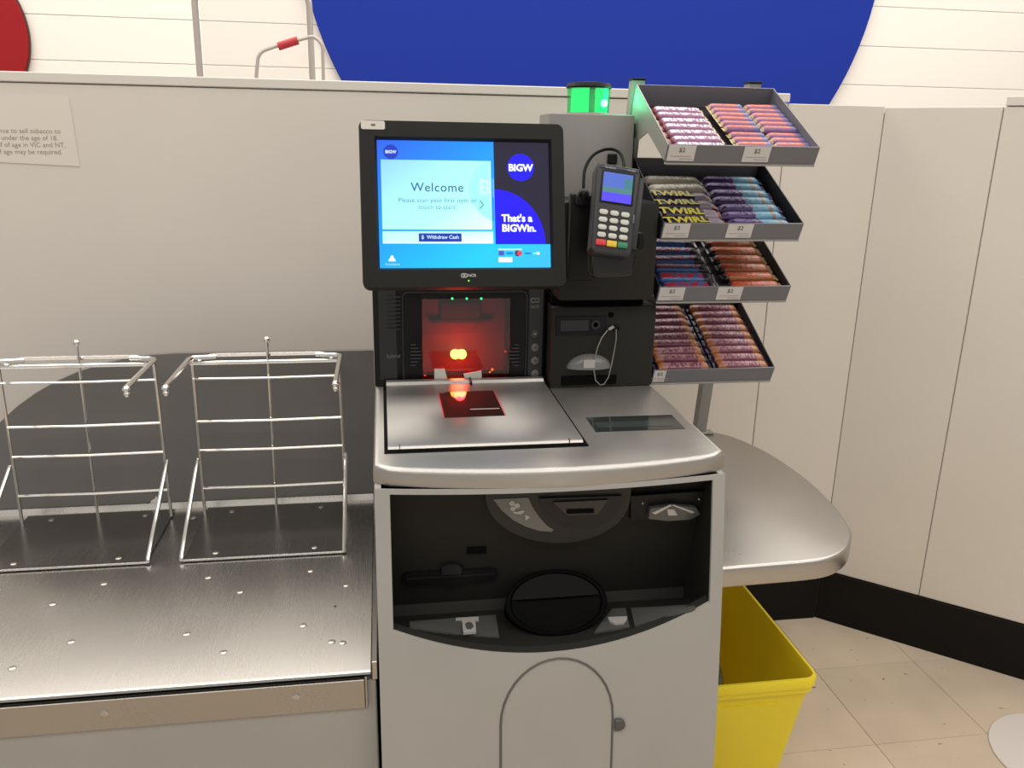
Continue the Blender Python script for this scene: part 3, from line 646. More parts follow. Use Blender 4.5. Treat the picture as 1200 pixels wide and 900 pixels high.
for k, py in enumerate((391, 407, 422.5, 438)):
    p = at(627, py, Y=SY-0.002); part('button', lathe(BM(), [(0.0082, 0), (0.0082, 0.0012), (0.0065, 0.0022), (0, 0.0022)], (p.x, SY-0.002, p.z), 'Y', 20), mat('button_grey' if k else 'button_dark', (0.16, 0.16, 0.155) if k else (0.06, 0.06, 0.06), 0.35), bs)
    part('button_mark', box(BM(), p.x-0.0028, p.x+0.0028, SY-0.0048, SY-0.0041, p.z-0.001, p.z+0.001), mat('button_mark_dark', (0.04, 0.04, 0.04), 0.4) if k else LTGREY, bs)
BSI = Matrix.Translation(-Vector((0.15, 1.60, 0.9305)))
p = at(627, 352, Y=SY-0.003); t = BM()
for dx in (-0.0042, 0.0042): lathe(t, [(0.0052, 0), (0.0052, 0.0006), (0.0030, 0.0006), (0.0030, 0)], (p.x+dx, SY-0.0021, p.z), 'Y', 16)
part('logo_ring', t, mat('logo_grey', (0.20, 0.20, 0.20), 0.4), bs)
p = at(627, 359.5, Y=SY-0.003); lettering('NCR', 0.0085, BSI @ Matrix.Translation(p) @ FRONT, mat('logo_grey', (0.2, 0.2, 0.2)), bs, bold=0.0002)
p = at(461, 417.5, Y=SY-0.003); lettering('hybrid', 0.0105, BSI @ Matrix.Translation(p) @ FRONT, mat('logo_dim', (0.12, 0.12, 0.12), 0.4), bs, bold=0.0002)
for px in (530, 547, 564):
    p = at(px, 350, Y=SY-0.001); part('status_led', ball(BM(), (p.x, SY-0.0005, p.z), 0.0020, 10), mat('green_led', (0.1, 0.6, 0.2), 0.3, emit=(0.04, 1.0, 0.22), estr=2.5), bs)
# red illumination in the chamber
hot = mat('red_led_hot', (0.8, 0.2, 0.05), 0.4, emit=(1.0, 0.42, 0.06), estr=22.0)
for px in (533.5, 541):
    p = at(px, 415, Y=1.675); part('scan_led', ball(BM(), p, 0.0105, 14), hot, bs)
p = at(537, 415, Y=1.69)
part('led_board', box(BM(), 0.0745, 0.2515, 1.700, 1.704, 0.9385, 1.1075), mat('board_red', (0.22, 0.03, 0.03), 0.7), bs)
l = bpy.data.lights.new('scan_glow', 'POINT'); l.energy = 0.85; l.color = (1.0, 0.02, 0.025); l.shadow_soft_size = 0.012
lo = bpy.data.objects.new('scan_glow', l); COL.objects.link(lo); lo.location = (p.x, 1.652, p.z+0.002)
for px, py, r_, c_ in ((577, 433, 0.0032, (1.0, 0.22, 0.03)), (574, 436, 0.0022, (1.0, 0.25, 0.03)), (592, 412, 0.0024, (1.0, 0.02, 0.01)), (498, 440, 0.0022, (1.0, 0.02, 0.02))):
    p = at(px, py, Y=1.64); part('glint_dot', ball(BM(), p, r_, 8), mat('glint_%.2f' % c_[1], (0.5, 0.05, 0.02), 0.4, emit=c_, estr=2.6), bs)  # emissive dots standing in for glints of the scan light in the window
p1, p2 = at(505, 362, Y=1.70), at(573, 375, Y=1.70); t = BM(); box(t, p1.x+0.02, p2.x-0.02, 1.694, 1.6995, p2.z, p1.z+0.012); box(t, p1.x, p2.x, 1.693, 1.6995, p2.z-0.004, p2.z+0.003); part('inner_mirror', t, mat('mirror_dim', (0.10, 0.07, 0.065), 0.3), bs)
# pale corner guards taped to the foot of the window
for pts in ([(509, 432), (521, 432), (526, 450), (509, 450)], [(543, 438), (564, 434), (565, 449), (547, 450)]):
    q = [at(px, py, Y=SY-0.004) for px, py in pts]; part('paper_guard', prism(BM(), [(v.x, v.z) for v in q], SY-0.005, SY-0.0035, 'Y'), STICK, bs)
# scale plate
part('plate_gap', box(BM(), -0.006, 0.328, 1.247, 1.624, 0.9302, 0.9312), MATTE, bs)
t = BM(); prism(t, [(1.2560, 0.9314), (1.2535, 0.9350), (1.2560, 0.9385), (1.2610, 0.9400), (1.600, 0.9400), (1.604, 0.9455), (1.616, 0.9465), (1.617, 0.9314)], 0.0, 0.3195, 'X'); sp_ = part('scale_plate', t, STEEL, bs)
t = BM()
for x in (0.018, 0.296): box(t, x, x+0.0012, 1.2525, 1.262, 0.9315, 0.9402)
part('plate_notch', t, BLACK, sp_)
part('plate_slit', box(BM(), 0.1665, 0.1705, 1.585, 1.6185, 0.9395, 0.9472), BLACK, sp_)
part('scan_glass', prism(BM(), [(0.1005, 1.543), (0.2075, 1.545), (0.2085, 1.389), (0.1005, 1.387)], 0.9398, 0.9404), mat('deck_glass', (0.010, 0.004, 0.004), 0.04, coat=0.3), sp_)
part('glass_mark', box(BM(), 0.150, 0.204, 1.4285, 1.4325, 0.94042, 0.9406), LTGREY, sp_)
t = BM()
for x, m_ in ((0.0985, 0), (0.2090, 0)): box(t, x, x+0.0016, 1.388, 1.545, 0.9398, 0.9406)
part('glass_edge', t, mat('red_lit_edge', (0.5, 0.02, 0.03), 0.3, emit=(1.0, 0.02, 0.04), estr=0.2), sp_)  # red scanner light on the glass edges, put in as faint emission

# ------------------------------------------------------------------ touch monitor
MW, MH = 0.353, 0.284
ang = math.atan2(0.074, 0.274)
rotm = Matrix.Rotation(-ang, 4, 'X') @ FRONT     # local x right, y up, z towards the viewer
mo = empty('touch_monitor', (0.1415, 1.410, 1.168), 'black framed touch screen monitor showing a blue welcome page', 'monitor', rot=rotm)
def lp_(pts, z0, z1, bev=0.0, seg=2, bm=None): return prism(bm or BM(), pts, z0, z1, 'Z', bev, seg)
sx0, sx1, sy0, sy1 = -MW/2+0.0295, MW/2-0.0265, 0.0345, MH-0.0315
# bezel ring with stepped opening
t = BM(); out = rrect(-MW/2, MW/2, 0, MH, 0.012, 5); n_ = len(out)
inn = rrect(sx0-0.004, sx1+0.004, sy0-0.004, sy1+0.004, 0.002, 5); inn2 = rrect(sx0, sx1, sy0, sy1, 0.0008, 5)
loops = []
for pts, z_ in ((out, -0.045), (out, -0.004), ([(x*0.992, MH/2+(y-MH/2)*0.992) for x, y in out], 0.0), (inn, 0.0), (inn2, -0.006), (inn2, -0.012)): loops.append([t.verts.new((x, y, z_)) for x, y in pts])
for a, c in zip(loops, loops[1:]):
    for k in range(n_): t.faces.new((a[k], a[(k+1) % n_], c[(k+1) % n_], c[k]))
t.faces.new(loops[0][::-1])
part('bezel', t, BEZEL, mo, local=True)
t = BM(); box(t, -0.11, 0.11, 0.05, 0.24, -0.085, -0.0455, 0.01, 2); part('rear_cover', t, BEZEL, mo, local=True)
t = BM(); box(t, -0.05, 0.05, 0.02, 0.12, -0.16, -0.0855, 0.006, 2); part('mount_arm', t, BLACK, mo, local=True)
SW, SH = sx1-sx0, sy1-sy0
def S(u, v): return (sx0 + SW*u, sy1 - SH*v)          # u right, v down, 0..1
Z0 = -0.0095
scr = part('screen', lp_([(sx0, sy0), (sx1, sy0), (sx1, sy1), (sx0, sy1)], -0.0115, Z0), screen_mat('screen_blue', (0.02, 0.3, 0.9), 1.0, [(0.03, 0.12, 0.75), (0.02, 0.25, 0.95), (0.015, 0.40, 1.0), (0.02, 0.58, 1.0), (0.05, 0.50, 1.0)]), mo, local=True)
def g(name, pts, lev, m_):
    return part(name, lp_([S(u, v) for u, v in pts], Z0 + 0.0002*lev, Z0 + 0.0002*lev + 0.0001), m_, scr, local=True)
R4 = lambda u0, u1, v0, v1: [(u0, v1), (u1, v1), (u1, v0), (u0, v0)]
AR = SW/SH
def CI(cu, cv, r, n=40, a0=0, a1=360):                 # r in units of the height
    return [(cu + r*math.cos(a)/AR, cv + r*math.sin(a)) for a in [-(a0 + (a1-a0)*k/(n if a1-a0 >= 360 else n-1))*D for k in range(n)]]
def clip_u(pts, umax): return [(min(u, umax), v) for u, v in pts]
panel_m = screen_mat('screen_panel', (0.5, 0.9, 1.0), 1.0, [(0.28, 0.62, 1.0), (0.40, 0.85, 1.0), (0.45, 1.0, 0.98), (0.78, 1.0, 0.98)])
dark_m = screen_mat('screen_dark', (0.022, 0.019, 0.038), 1.0); logo_m = screen_mat('screen_logo_blue', (0.02, 0.012, 0.85), 1.0)
white_m = screen_mat('screen_white', (0.95, 0.97, 1.0), 1.0); ink_m = screen_mat('screen_ink', (0.04, 0.16, 0.34), 0.8)
g('watermark', clip_u(CI(0.715, 0.38, 0.255, 48, 100, 260), 0.668) , 1, screen_mat('screen_ring', (0.02, 0.30, 0.80), 1.0))
g('page_panel', R4(0.02, 0.655, 0.152, 0.695), 2, panel_m)
g('page_strip', R4(0.02, 0.66, 0.71, 0.806), 2, screen_mat('screen_strip', (0.6, 0.98, 0.98), 1.0, [(0.45, 0.95, 1.0), (0.6, 1.0, 0.95), (0.9, 0.97, 0.95)]))
g('watermark', [p for p in clip_u(CI(0.715, 0.38, 0.255, 48, 116, 262), 0.655) if p[1] > 0.152 or True], 3, screen_mat('screen_ring_pale', (0.36, 0.88, 0.94), 1.0))
g('side_panel', R4(0.673, 1.0, 0.0, 0.812), 3, dark_m)
g('side_line', R4(0.662, 0.670, 0.29, 0.44), 3, screen_mat('screen_line', (0.2, 0.45, 0.95), 1.0))
g('quarter_circle', [(0.673, 0.812)] + [(0.673 + 0.298*math.sin(a*D), 0.812 - 0.437*math.cos(a*D)) for a in range(0, 91, 5)][::-1], 4, logo_m)
g('logo_disc', CI(0.831, 0.20, 0.109), 4, logo_m)
g('logo_disc', CI(0.078, 0.092, 0.057), 4, screen_mat('screen_logo_dim', (0.02, 0.05, 0.50), 1.0))
g('cash_button', R4(0.226, 0.474, 0.726, 0.792), 4, screen_mat('screen_button', (0.012, 0.05, 0.38), 1.0))
g('help_icon', [(0.05, 0.945), (0.09, 0.945), (0.088, 0.928), (0.079, 0.918), (0.0785, 0.905), (0.070, 0.897), (0.0615, 0.905), (0.061, 0.918), (0.052, 0.928)][::-1], 4, white_m)
g('arrow', [(0.589, 0.462), (0.611, 0.500), (0.587, 0.534), (0.581, 0.528), (0.600, 0.500), (0.583, 0.468)][::-1], 5, screen_mat('screen_arrow', (0.12, 0.55, 0.45), 0.9))
g('card_strip', R4(0.688, 0.83, 0.847, 0.858), 4, screen_mat('screen_pale', (0.25, 0.9, 1.0), 1.0))
g('card_icon', R4(0.690, 0.722, 0.865, 0.902), 4, screen_mat('screen_card_blue', (0.08, 0.10, 0.5), 1.0))
g('card_icon', R4(0.735, 0.775, 0.876, 0.892), 4, screen_mat('screen_card_mid', (0.01, 0.22, 0.75), 1.0))
g('card_icon', CI(0.802, 0.885, 0.024, 20), 4, screen_mat('screen_card_dark', (0.09, 0.05, 0.10), 1.0))
g('card_icon', CI(0.815, 0.885, 0.020, 20), 5, screen_mat('screen_card_red', (0.75, 0.06, 0.10), 1.0))
g('card_icon', R4(0.845, 0.882, 0.878, 0.892), 4, screen_mat('screen_card_mid', (0.01, 0.22, 0.75), 1.0))
g('card_icon', R4(0.895, 0.915, 0.878, 0.892), 4, screen_mat('screen_pale', (0.25, 0.9, 1.0), 1.0))
g('card_icon', CI(0.925, 0.885, 0.013, 14), 4, white_m)
g('card_box', R4(0.688, 0.770, 0.915, 0.955), 4, screen_mat('screen_white2', (0.8, 0.95, 0.98), 1.0))
def st(s, u, v, size, m_, lev=6, **k):
    x, y = S(u, v); lettering(s, size, Matrix.Translation((x, y, Z0 + 0.0002*lev)), m_, scr, **k)
st('Welcome', 0.340, 0.368, 0.0215, ink_m, bold=0.0001, spacing=1.08)
inkt = screen_mat('screen_ink_thin', (0.06, 0.27, 0.46), 0.9)
st('Please scan your first item or', 0.340, 0.468, 0.0103, inkt, spacing=1.08); st('touch to start', 0.335, 0.520, 0.0103, inkt, spacing=1.08)
st('$  Withdraw Cash', 0.35, 0.757, 0.0086, screen_mat('screen_btn_text', (0.6, 0.75, 0.95), 1.0), bold=0.0002)
st('BIGW', 0.831, 0.205, 0.0165, white_m, bold=0.0007); st('BIGW', 0.078, 0.093, 0.0072, screen_mat('screen_btn_text', (0.6, 0.75, 0.95), 1.0), bold=0.0003)
st("That's a", 0.712, 0.607, 0.0172, white_m, bold=0.0007, align='LEFT'); st('BIGWin.', 0.712, 0.686, 0.0172, white_m, bold=0.0007, align='LEFT')
st('B', 0.615, 0.365, 0.036, screen_mat('screen_B', (0.55, 1.0, 1.0), 1.0), bold=0.0012)
st('Assistance', 0.072, 0.968, 0.0060, screen_mat('screen_pale2', (0.45, 0.75, 1.0), 1.0))
st('Accepted payments', 0.757, 0.852, 0.0052, white_m, lev=7)
t = BM()
for dx in (-0.002, 0.002): lathe(t, [(0.0040, 0), (0.0040, 0.0004), (0.0024, 0.0004), (0.0024, 0)], (0.003+dx-0.007, 0.0205, 0.0002), 'Z', 14)
part('logo_ring', t, mat('logo_bright', (0.38, 0.38, 0.38), 0.4), mo, local=True)
lettering('NCR', 0.0068, Matrix.Translation((0.0095, 0.0205, 0.0004)), mat('logo_bright', (0.38, 0.38, 0.38)), mo, bold=0.0002)
part('power_led', ball(BM(), (0.0035, 0.0115, 0.0003), 0.0014, 8), mat('green_power_led', (0.1, 0.5, 0.05), 0.4, emit=(0.15, 1.0, 0.05), estr=1.2), mo, local=True)
part('corner_label', lp_(rrect(-MW/2+0.004, -MW/2+0.044, MH-0.0165, MH-0.002, 0.003, 3), 0.0001, 0.0006), mat('corner_sticker', (0.55, 0.53, 0.48), 0.5), mo, local=True, label='small pale sticker')
part('corner_label_mark', lp_([(-MW/2+0.021, MH-0.011), (-MW/2+0.028, MH-0.011), (-MW/2+0.028, MH-0.0075), (-MW/2+0.021, MH-0.0075)], 0.0007, 0.0008), INK, mo, local=True)

# ------------------------------------------------------------------ payment terminal on its holder
pm = Matrix.Rotation(-20*D, 4, 'X') @ Matrix.Rotation(8*D, 4, 'Y') @ FRONT
tc_ = at(721, 246, Y=1.425)
pt = empty('payment_terminal', tc_, 'dark grey card payment terminal with a lit blue display and keypad', 'card terminal', rot=pm)
W2, H2 = 0.0375, 0.0795
def tb_(x0, x1, y0, y1, z0, z1, m_, name, r=0.002, bev=0.0008): return part(name, lp_(rrect(x0, x1, y0, y1, r, 4), z0, z1, bev, 2), m_, pt, local=True)
t = BM(); lp_([(-W2*0.97, -H2+0.008), (-W2*0.80, -H2), (W2*0.80, -H2), (W2*0.97, -H2+0.008), (W2, 0.0), (W2*1.06, H2-0.012), (W2*0.98, H2), (-W2*0.98, H2), (-W2*1.06, H2-0.012), (-W2, 0.0)], -0.034, 0.0, 0.004, 3, t)
part('body', t, mat('terminal_grey', (0.028, 0.029, 0.031), 0.4, spec=0.35), pt, local=True)
tb_(-W2*0.93, W2*0.93, H2-0.009, H2-0.003, 0.0001, 0.0006, mat('terminal_header', (0.02, 0.03, 0.05), 0.3), 'header_strip')
lettering('Verifone', 0.0058, Matrix.Translation((-0.016, H2-0.006, 0.0008)), LTGREY, pt); lettering('VX 820', 0.0048, Matrix.Translation((0.022, H2-0.006, 0.0008)), LTGREY, pt)
tb_(-0.030, 0.030, 0.010, H2-0.0115, 0.0001, 0.0006, BLACK, 'display_frame')
ts = part('display', lp_([(-0.0265, 0.0135), (0.0265, 0.0135), (0.0265, H2-0.0145), (-0.0265, H2-0.0145)], 0.0007, 0.0010), screen_mat('term_blue', (0.10, 0.17, 0.62), 0.9), pt, local=True)
part('display_band', lp_([(-0.0265, 0.0135), (0.0265, 0.0135), (0.0265, 0.0295), (-0.0265, 0.0295)], 0.0011, 0.0012), screen_mat('term_violet', (0.10, 0.07, 0.85), 1.0), ts, local=True)
part('display_band', lp_([(-0.0265, 0.0295), (0.0265, 0.0295), (0.0265, 0.039), (-0.0265, 0.039)], 0.0011, 0.0012), screen_mat('term_green', (0.08, 0.22, 0.22), 1.0), ts, local=True)
part('display_band', lp_([(0.012, 0.039), (0.0265, 0.039), (0.0265, 0.058), (0.012, 0.058)], 0.0011, 0.0012), screen_mat('term_teal', (0.06, 0.20, 0.25), 1.0), ts, local=True)
keyw = mat('white_key', (0.50, 0.50, 0.46), 0.4)
for r_ in range(4):
    for c_ in range(3):
        x = -0.0205 + 0.0195*c_; y = -0.0065 - 0.0135*r_
        tb_(x-0.0078, x+0.0078, y-0.0045, y+0.0045, 0.0001, 0.0028, keyw, 'key', 0.0042, 0.001)
for c_, m_ in enumerate((mat('red_key', (0.55, 0.02, 0.03), 0.4), mat('yellow_key', (0.65, 0.42, 0.02), 0.4), mat('green_key', (0.01, 0.17, 0.08), 0.4))):
    x = -0.0205 + 0.0195*c_; tb_(x-0.0090, x+0.0090, -0.0662, -0.0555, 0.0001, 0.0030, m_, 'key', 0.002, 0.001)
tb_(0.0325, 0.0358, -0.020, -0.004, 0.0001, 0.0012, mat('side_icon', (0.08, 0.08, 0.085), 0.4), 'side_mark', 0.001, 0.0003)
part('swipe_rail', lp_([(W2, -0.062), (W2+0.010, -0.062), (W2+0.013, H2-0.012), (W2+0.004, H2-0.012)], -0.036, -0.010, 0.002, 2), mat('terminal_grey', (0.045, 0.047, 0.05)), pt, local=True)
# holder bracket that carries it
hb = empty('terminal_holder', (0.40, 1.50, 1.20), 'black bracket and cradle holding the card payment terminal', 'bracket')
t = BM(); p, q = at(667, 226, Y=1.535), at(769, 330, Y=1.535); box(t, p.x, p.x+0.050, 1.520, 1.544, q.z+0.005, p.z, 0.005, 2); part('back_plate', t, BLACK, hb)
t = BM(); a_, c_ = at(694, 291, Y=1.44), at(739, 324, Y=1.44); prism(t, rrect(a_.x, c_.x, c_.z, a_.z, 0.010, 4), 1.428, 1.445, 'Y', 0.003, 2); part('cradle', t, mat('cradle_black', (0.008, 0.008, 0.009), 0.3), hb)
t = BM(); tube(t, fillet([at(690, 293, Y=1.432), at(690, 322, Y=1.432), at(738, 327, Y=1.432), at(746, 300, Y=1.432)], 0.012), 0.0018, 6); part('cradle_rim', t, CHARCOAL, hb)
t = BM(); tube(t, [(tc_.x, 1.462, tc_.z-0.005), (0.41, 1.53, 1.21)], 0.020, 12, 0.026); part('arm', t, BLACK, hb)
t = BM(); p = at(746, 280, Y=1.50); box(t, p.x-0.007, p.x+0.007, 1.47, 1.545, p.z-0.015, p.z+0.015, 0.004, 2); part('clip', t, BLACK, hb)
p = at(684, 228, Y=1.51); t = BM(); ball(t, (p.x, p.y, p.z), 0.011, 12); box(t, p.x-0.014, p.x+0.018, 1.505, 1.53, p.z-0.02, p.z+0.0, 0.005, 2); part('cable_boot', t, BLACK, hb)
cb = [at(684, 226, Y=1.51), at(684, 212, Y=1.53), at(686, 197, Y=1.56), at(694, 183, Y=1.59), at(706, 176, Y=1.61), at(718, 175, Y=1.61), at(727, 180, Y=1.58), at(731, 192, Y=1.53), at(730, 205, Y=1.47)]
sm = []
for i in range(len(cb)-1):
    p0, p1, p2, p3 = cb[max(0, i-1)], cb[i], cb[i+1], cb[min(len(cb)-1, i+2)]
    for k in range(4):
        u = k/4; sm.append(0.5*((2*p1) + (p2-p0)*u + (2*p0-5*p1+4*p2-p3)*u*u + (3*p1-p0-3*p2+p3)*u**3))
sm.append(cb[-1])
t = BM(); tube(t, sm, 0.0030, 8); solo('terminal_cable', t, mat('cable_rubber', (0.004, 0.004, 0.004), 0.7, spec=0.1), sm[0], 'thin black cable looping up over the top of the card terminal', 'cable')

# ------------------------------------------------------------------ packing shelf on the right of the kiosk
WZ = 0.71
ws = empty('side_shelf', (0.70, 1.55, 0.655), 'rounded stainless steel shelf on the right side of the kiosk', 'shelf')
ctrl = [(0.5405, 1.209), (0.65, 1.213), (0.73, 1.2165), (0.775, 1.225), (0.815, 1.248), (0.848, 1.284), (0.872, 1.325), (0.890, 1.39), (0.902, 1.46), (0.910, 1.55), (0.908, 1.64), (0.899, 1.725), (0.882, 1.79), (0.857, 1.85), (0.822, 1.888), (0.77, 1.905), (0.49, 1.905), (0.49, 1.814), (0.5405, 1.814)]
def spline(P, n=3):
    out = []
    for i in range(len(P)-1):
        a, b_, c, d = [Vector(P[max(0, min(len(P)-1, i+k))]) for k in (-1, 0, 1, 2)]
        for k in range(n):
            u = k/n; v = 0.5*((2*b_) + (c-a)*u + (2*a-5*b_+4*c-d)*u*u + (3*b_-a-3*c+d)*u**3); out.append((v.x, v.y))
    return out + [P[-1]]
t = BM(); prism(t, spline(ctrl[:-3]) + ctrl[-3:], WZ-0.040, WZ, 'Z', 0.006, 4); part('top', t, STEEL2, ws)
t = BM(); prism(t, [(1.45, WZ-0.041), (1.85, WZ-0.041), (1.85, WZ-0.22)], 0.5405, 0.548, 'X'); prism(t, [(0.5405, WZ-0.041), (0.80, WZ-0.041), (0.5405, WZ-0.20)], 1.70, 1.707, 'Y'); part('bracket', t, RACKGREY, ws)

# ------------------------------------------------------------------ yellow tub
yb = empty('plastic_tub', (0.692, 1.50, 0.0), 'bright yellow plastic tub on the floor under the steel shelf', 'tub')
bx0, bx1, by0, by1, bz = 0.562, 0.823, 1.272, 1.70, 0.42
def ring(t, off, z, r): return [t.verts.new((x, y, z)) for x, y in rrect(bx0+off, bx1-off, by0+off, by1-off, max(0.006, r-off), 5)]
t = BM()
tp = 0.16; zr = bz-0.034
seq = [(0.052, 0.0, .03), (0.050, 0.004, .03)]
L = [ring(t, 0.070, 0.0, 0.05), ring(t, 0.064, 0.006, 0.05), ring(t, 0.012, zr-0.002, 0.034), ring(t, 0.006, zr, 0.03), ring(t, 0.0045, zr+0.012, 0.03), ring(t, 0.002, zr+0.013, 0.03), ring(t, 0.0, bz-0.006, 0.03), ring(t, 0.003, bz, 0.03), ring(t, 0.008, bz, 0.03), ring(t, 0.011, bz-0.006, 0.03), ring(t, 0.014, bz-0.03, 0.034), ring(t, 0.066, 0.012, 0.05)]
for a, c in zip(L, L[1:]):
    for k in range(len(a)): t.faces.new((a[k], a[(k+1) % len(a)], c[(k+1) % len(a)], c[k]))
t.faces.new(L[0][::-1]); t.faces.new(L[-1])
part('body', t, YELLOW, yb)
# raised rib panels on the front and right side
def tubpt(s, z): return 0.064 + (0.012-0.064)*(z-0.006)/(zr-0.008)
for u0, u1 in ((0.585, 0.655), (0.725, 0.765)):
    pass
t = BM()
for (u0, u1) in ((0.615, 0.742),):
    q0 = []
    for z_ in (0.03, zr-0.022):
        o = tubpt(0, z_); q0.append((z_, by0+o))
    (za, ya), (zb, yb_) = q0
    vv = [t.verts.new(v) for v in ((u0+0.01, ya-0.003, za), (u1-0.012, ya-0.003, za), (u1, yb_-0.003, zb), (u0, yb_-0.003, zb), (u0+0.01, ya+0.004, za), (u1-0.012, ya+0.004, za), (u1, yb_+0.004, zb), (u0, yb_+0.004, zb))]
    for f in ((0,1,2,3),(7,6,5,4),(0,4,5,1),(1,5,6,2),(2,6,7,3),(3,7,4,0)): t.faces.new([vv[i] for i in f])
part('front_rib', t, YELLOW, yb)
# crumpled bag in the tub
t = BM(); bmesh.ops.create_icosphere(t, subdivisions=4, radius=1.0)
rnd = random.Random(3)
for v in t.verts:
    k = 0.86 + 0.16*rnd.random(); v.co = Vector((v.co.x*0.029*k, v.co.y*0.055*k, v.co.z*0.192*(0.97+0.03*rnd.random())))
t.transform(Matrix.Translation((0.661, 1.415, 0.2055)))
solo('crumpled_bag', t, mat('green_grey_film', (0.10, 0.12, 0.07), 0.35, var=0.8, vscale=60), (0.661, 1.415, 0.0125), 'crumpled dark green packaging standing inside the yellow tub', 'packaging', smooth=None)

# ------------------------------------------------------------------ confectionery rack and trays
cr_ = empty('display_rack', (0.66, 1.88, WZ), 'grey two post rack holding four sloping confectionery trays', 'display rack')
TX1 = 0.811; TXS = [0.516, 0.527, 0.535, 0.5460]
LIP = [(1.500, 1.411), (1.528, 1.268), (1.551, 1.142), (1.581, 0.964)]
TILT = 25*D; TH = 0.031; TD = 0.245
ey = Vector((0, math.cos(TILT), math.sin(TILT))); ez = Vector((0, -math.sin(TILT), math.cos(TILT)))
def upr(zv): return 1.882 + (1.752-1.882)*(zv-WZ)/(1.535-WZ)
for x in (0.531, 0.785):
    t = BM(); pa = Vector((x, upr(WZ), WZ+0.0005)); pb = Vector((x, upr(1.536), 1.536))
    vs = []
    for p in (pa, pb):
        vs.append([t.verts.new(p + Vector((dx, dy, 0))) for dx, dy in ((-0.013, -0.0), (0.013, -0.0), (0.013, 0.028), (-0.013, 0.028))])
    for k in range(4): t.faces.new((vs[0][k], vs[0][(k+1) % 4], vs[1][(k+1) % 4], vs[1][k]))
    t.faces.new(vs[0][::-1]); t.faces.new(vs[1]); part('upright', t, RACKGREY, cr_)
    part('end_cap', box(BM(), x-0.0145, x+0.0145, upr(1.536)-0.002, upr(1.536)+0.030, 1.5362, 1.541, 0.001, 1), BLACK, cr_)
    part('foot', box(BM(), x-0.03, x+0.03, upr(WZ)-0.012, upr(WZ)+0.016, WZ+0.0002, WZ+0.0045, 0.001, 1), RACKGREY, cr_)
for zz in (1.45,):
    part('cross_bar', box(BM(), 0.5445, 0.7715, upr(zz)+0.004, upr(zz)+0.024, zz-0.012, zz+0.012), RACKGREY, cr_)
TRAYS = []
names = ['top', 'second', 'third', 'lowest']
desc = ['top confectionery tray with pink rolls and orange bars', 'second confectionery tray from the top with black and light blue bars', 'third confectionery tray from the top with blue and orange bars', 'lowest confectionery tray full of purple and orange bars']
for i, (ly, lz) in enumerate(LIP):
    TX0 = TXS[i]; TWD = TX1-TX0
    o = Vector((TX0, ly, lz)) - ez*TH
    rm = Matrix(((1, 0, 0, 0), (0, ey.y, ez.y, 0), (0, ey.z, ez.z, 0), (0, 0, 0, 1)))
    tr = empty('display_tray', o, 'grey sloping ' + desc[i], 'display tray', 'sloping trays on the confectionery rack', rot=rm)
    TRAYS.append(tr)
    part('tray_floor', box(BM(), 0.002, TWD-0.002, 0.002, TD, -0.0025, 0.0), mat('shaded_tray_floor', (0.03, 0.028, 0.035), 0.5, spec=0.3), tr, local=True)  # shade between the bars is put into this dark floor colour
    part('front_lip', box(BM(), 0, TWD, -0.0015, 0.0015, -0.004, TH, 0.0006, 1), TRAY, tr, local=True)
    part('lip_foot', box(BM(), 0, TWD, -0.004, 0.0015, -0.0075, -0.0042, 0.0005, 1), RACKGREY, tr, local=True)
    part('back_wall', box(BM(), 0.001, TWD-0.001, TD, TD+0.002, -0.003, TH+0.012), TRAY, tr, local=True)
    for x in (0.0, TWD-0.002):
        part('side_plate', prism(BM(), [(0.0018, -0.003), (0.0018, TH), (TD+0.002, TH+0.012), (TD+0.002, 0.0), (TD-0.012, -0.046), (TD-0.045, -0.048), (TD-0.075, -0.040), (TD-0.12, -0.003)], x, x+0.002, 'X'), (RACKGREY if x == 0 else TRAY) if i == 0 else mat('shaded_side_plate', (0.022, 0.022, 0.025), 0.5, spec=0.3), tr, local=True)  # lower trays: shade inside the tray is put into the near-black plate colour
    # price cards on the lip
    pos = ((799, 888), (787, 868), (783, 856), (766, 848))[i]
    for k, px in enumerate(pos):
        if i == 3 and k == 1: continue
        pc = at(px, (179, 270, 344, 441)[i], Y=ly); x = pc.x - TX0 + 0.0
        cw = 0.026 if i < 3 else 0.0125; x = max(x, cw+0.002)
        cd = part('price_card', box(BM(), x-cw, x+cw, -0.0024, -0.0018, 0.000, TH-0.001), WHITE, tr, local=True)
        lettering('$2', 0.012, Matrix.Translation((x, -0.0026, TH*0.68)) @ FRONT, INK, cd, bold=0.0002)
        for q_, (l_, h_) in enumerate(((0.020, 0.30), (0.012, 0.14))):
            t = BM(); xx = x + (0 if q_ == 0 else 0.010); box(t, xx-l_, xx+l_, -0.0027, -0.00245, TH*h_-0.0007, TH*h_+0.0007); part('print_line', t, mat('pale_print', (0.36, 0.34, 0.33), 0.6), cd, local=True)

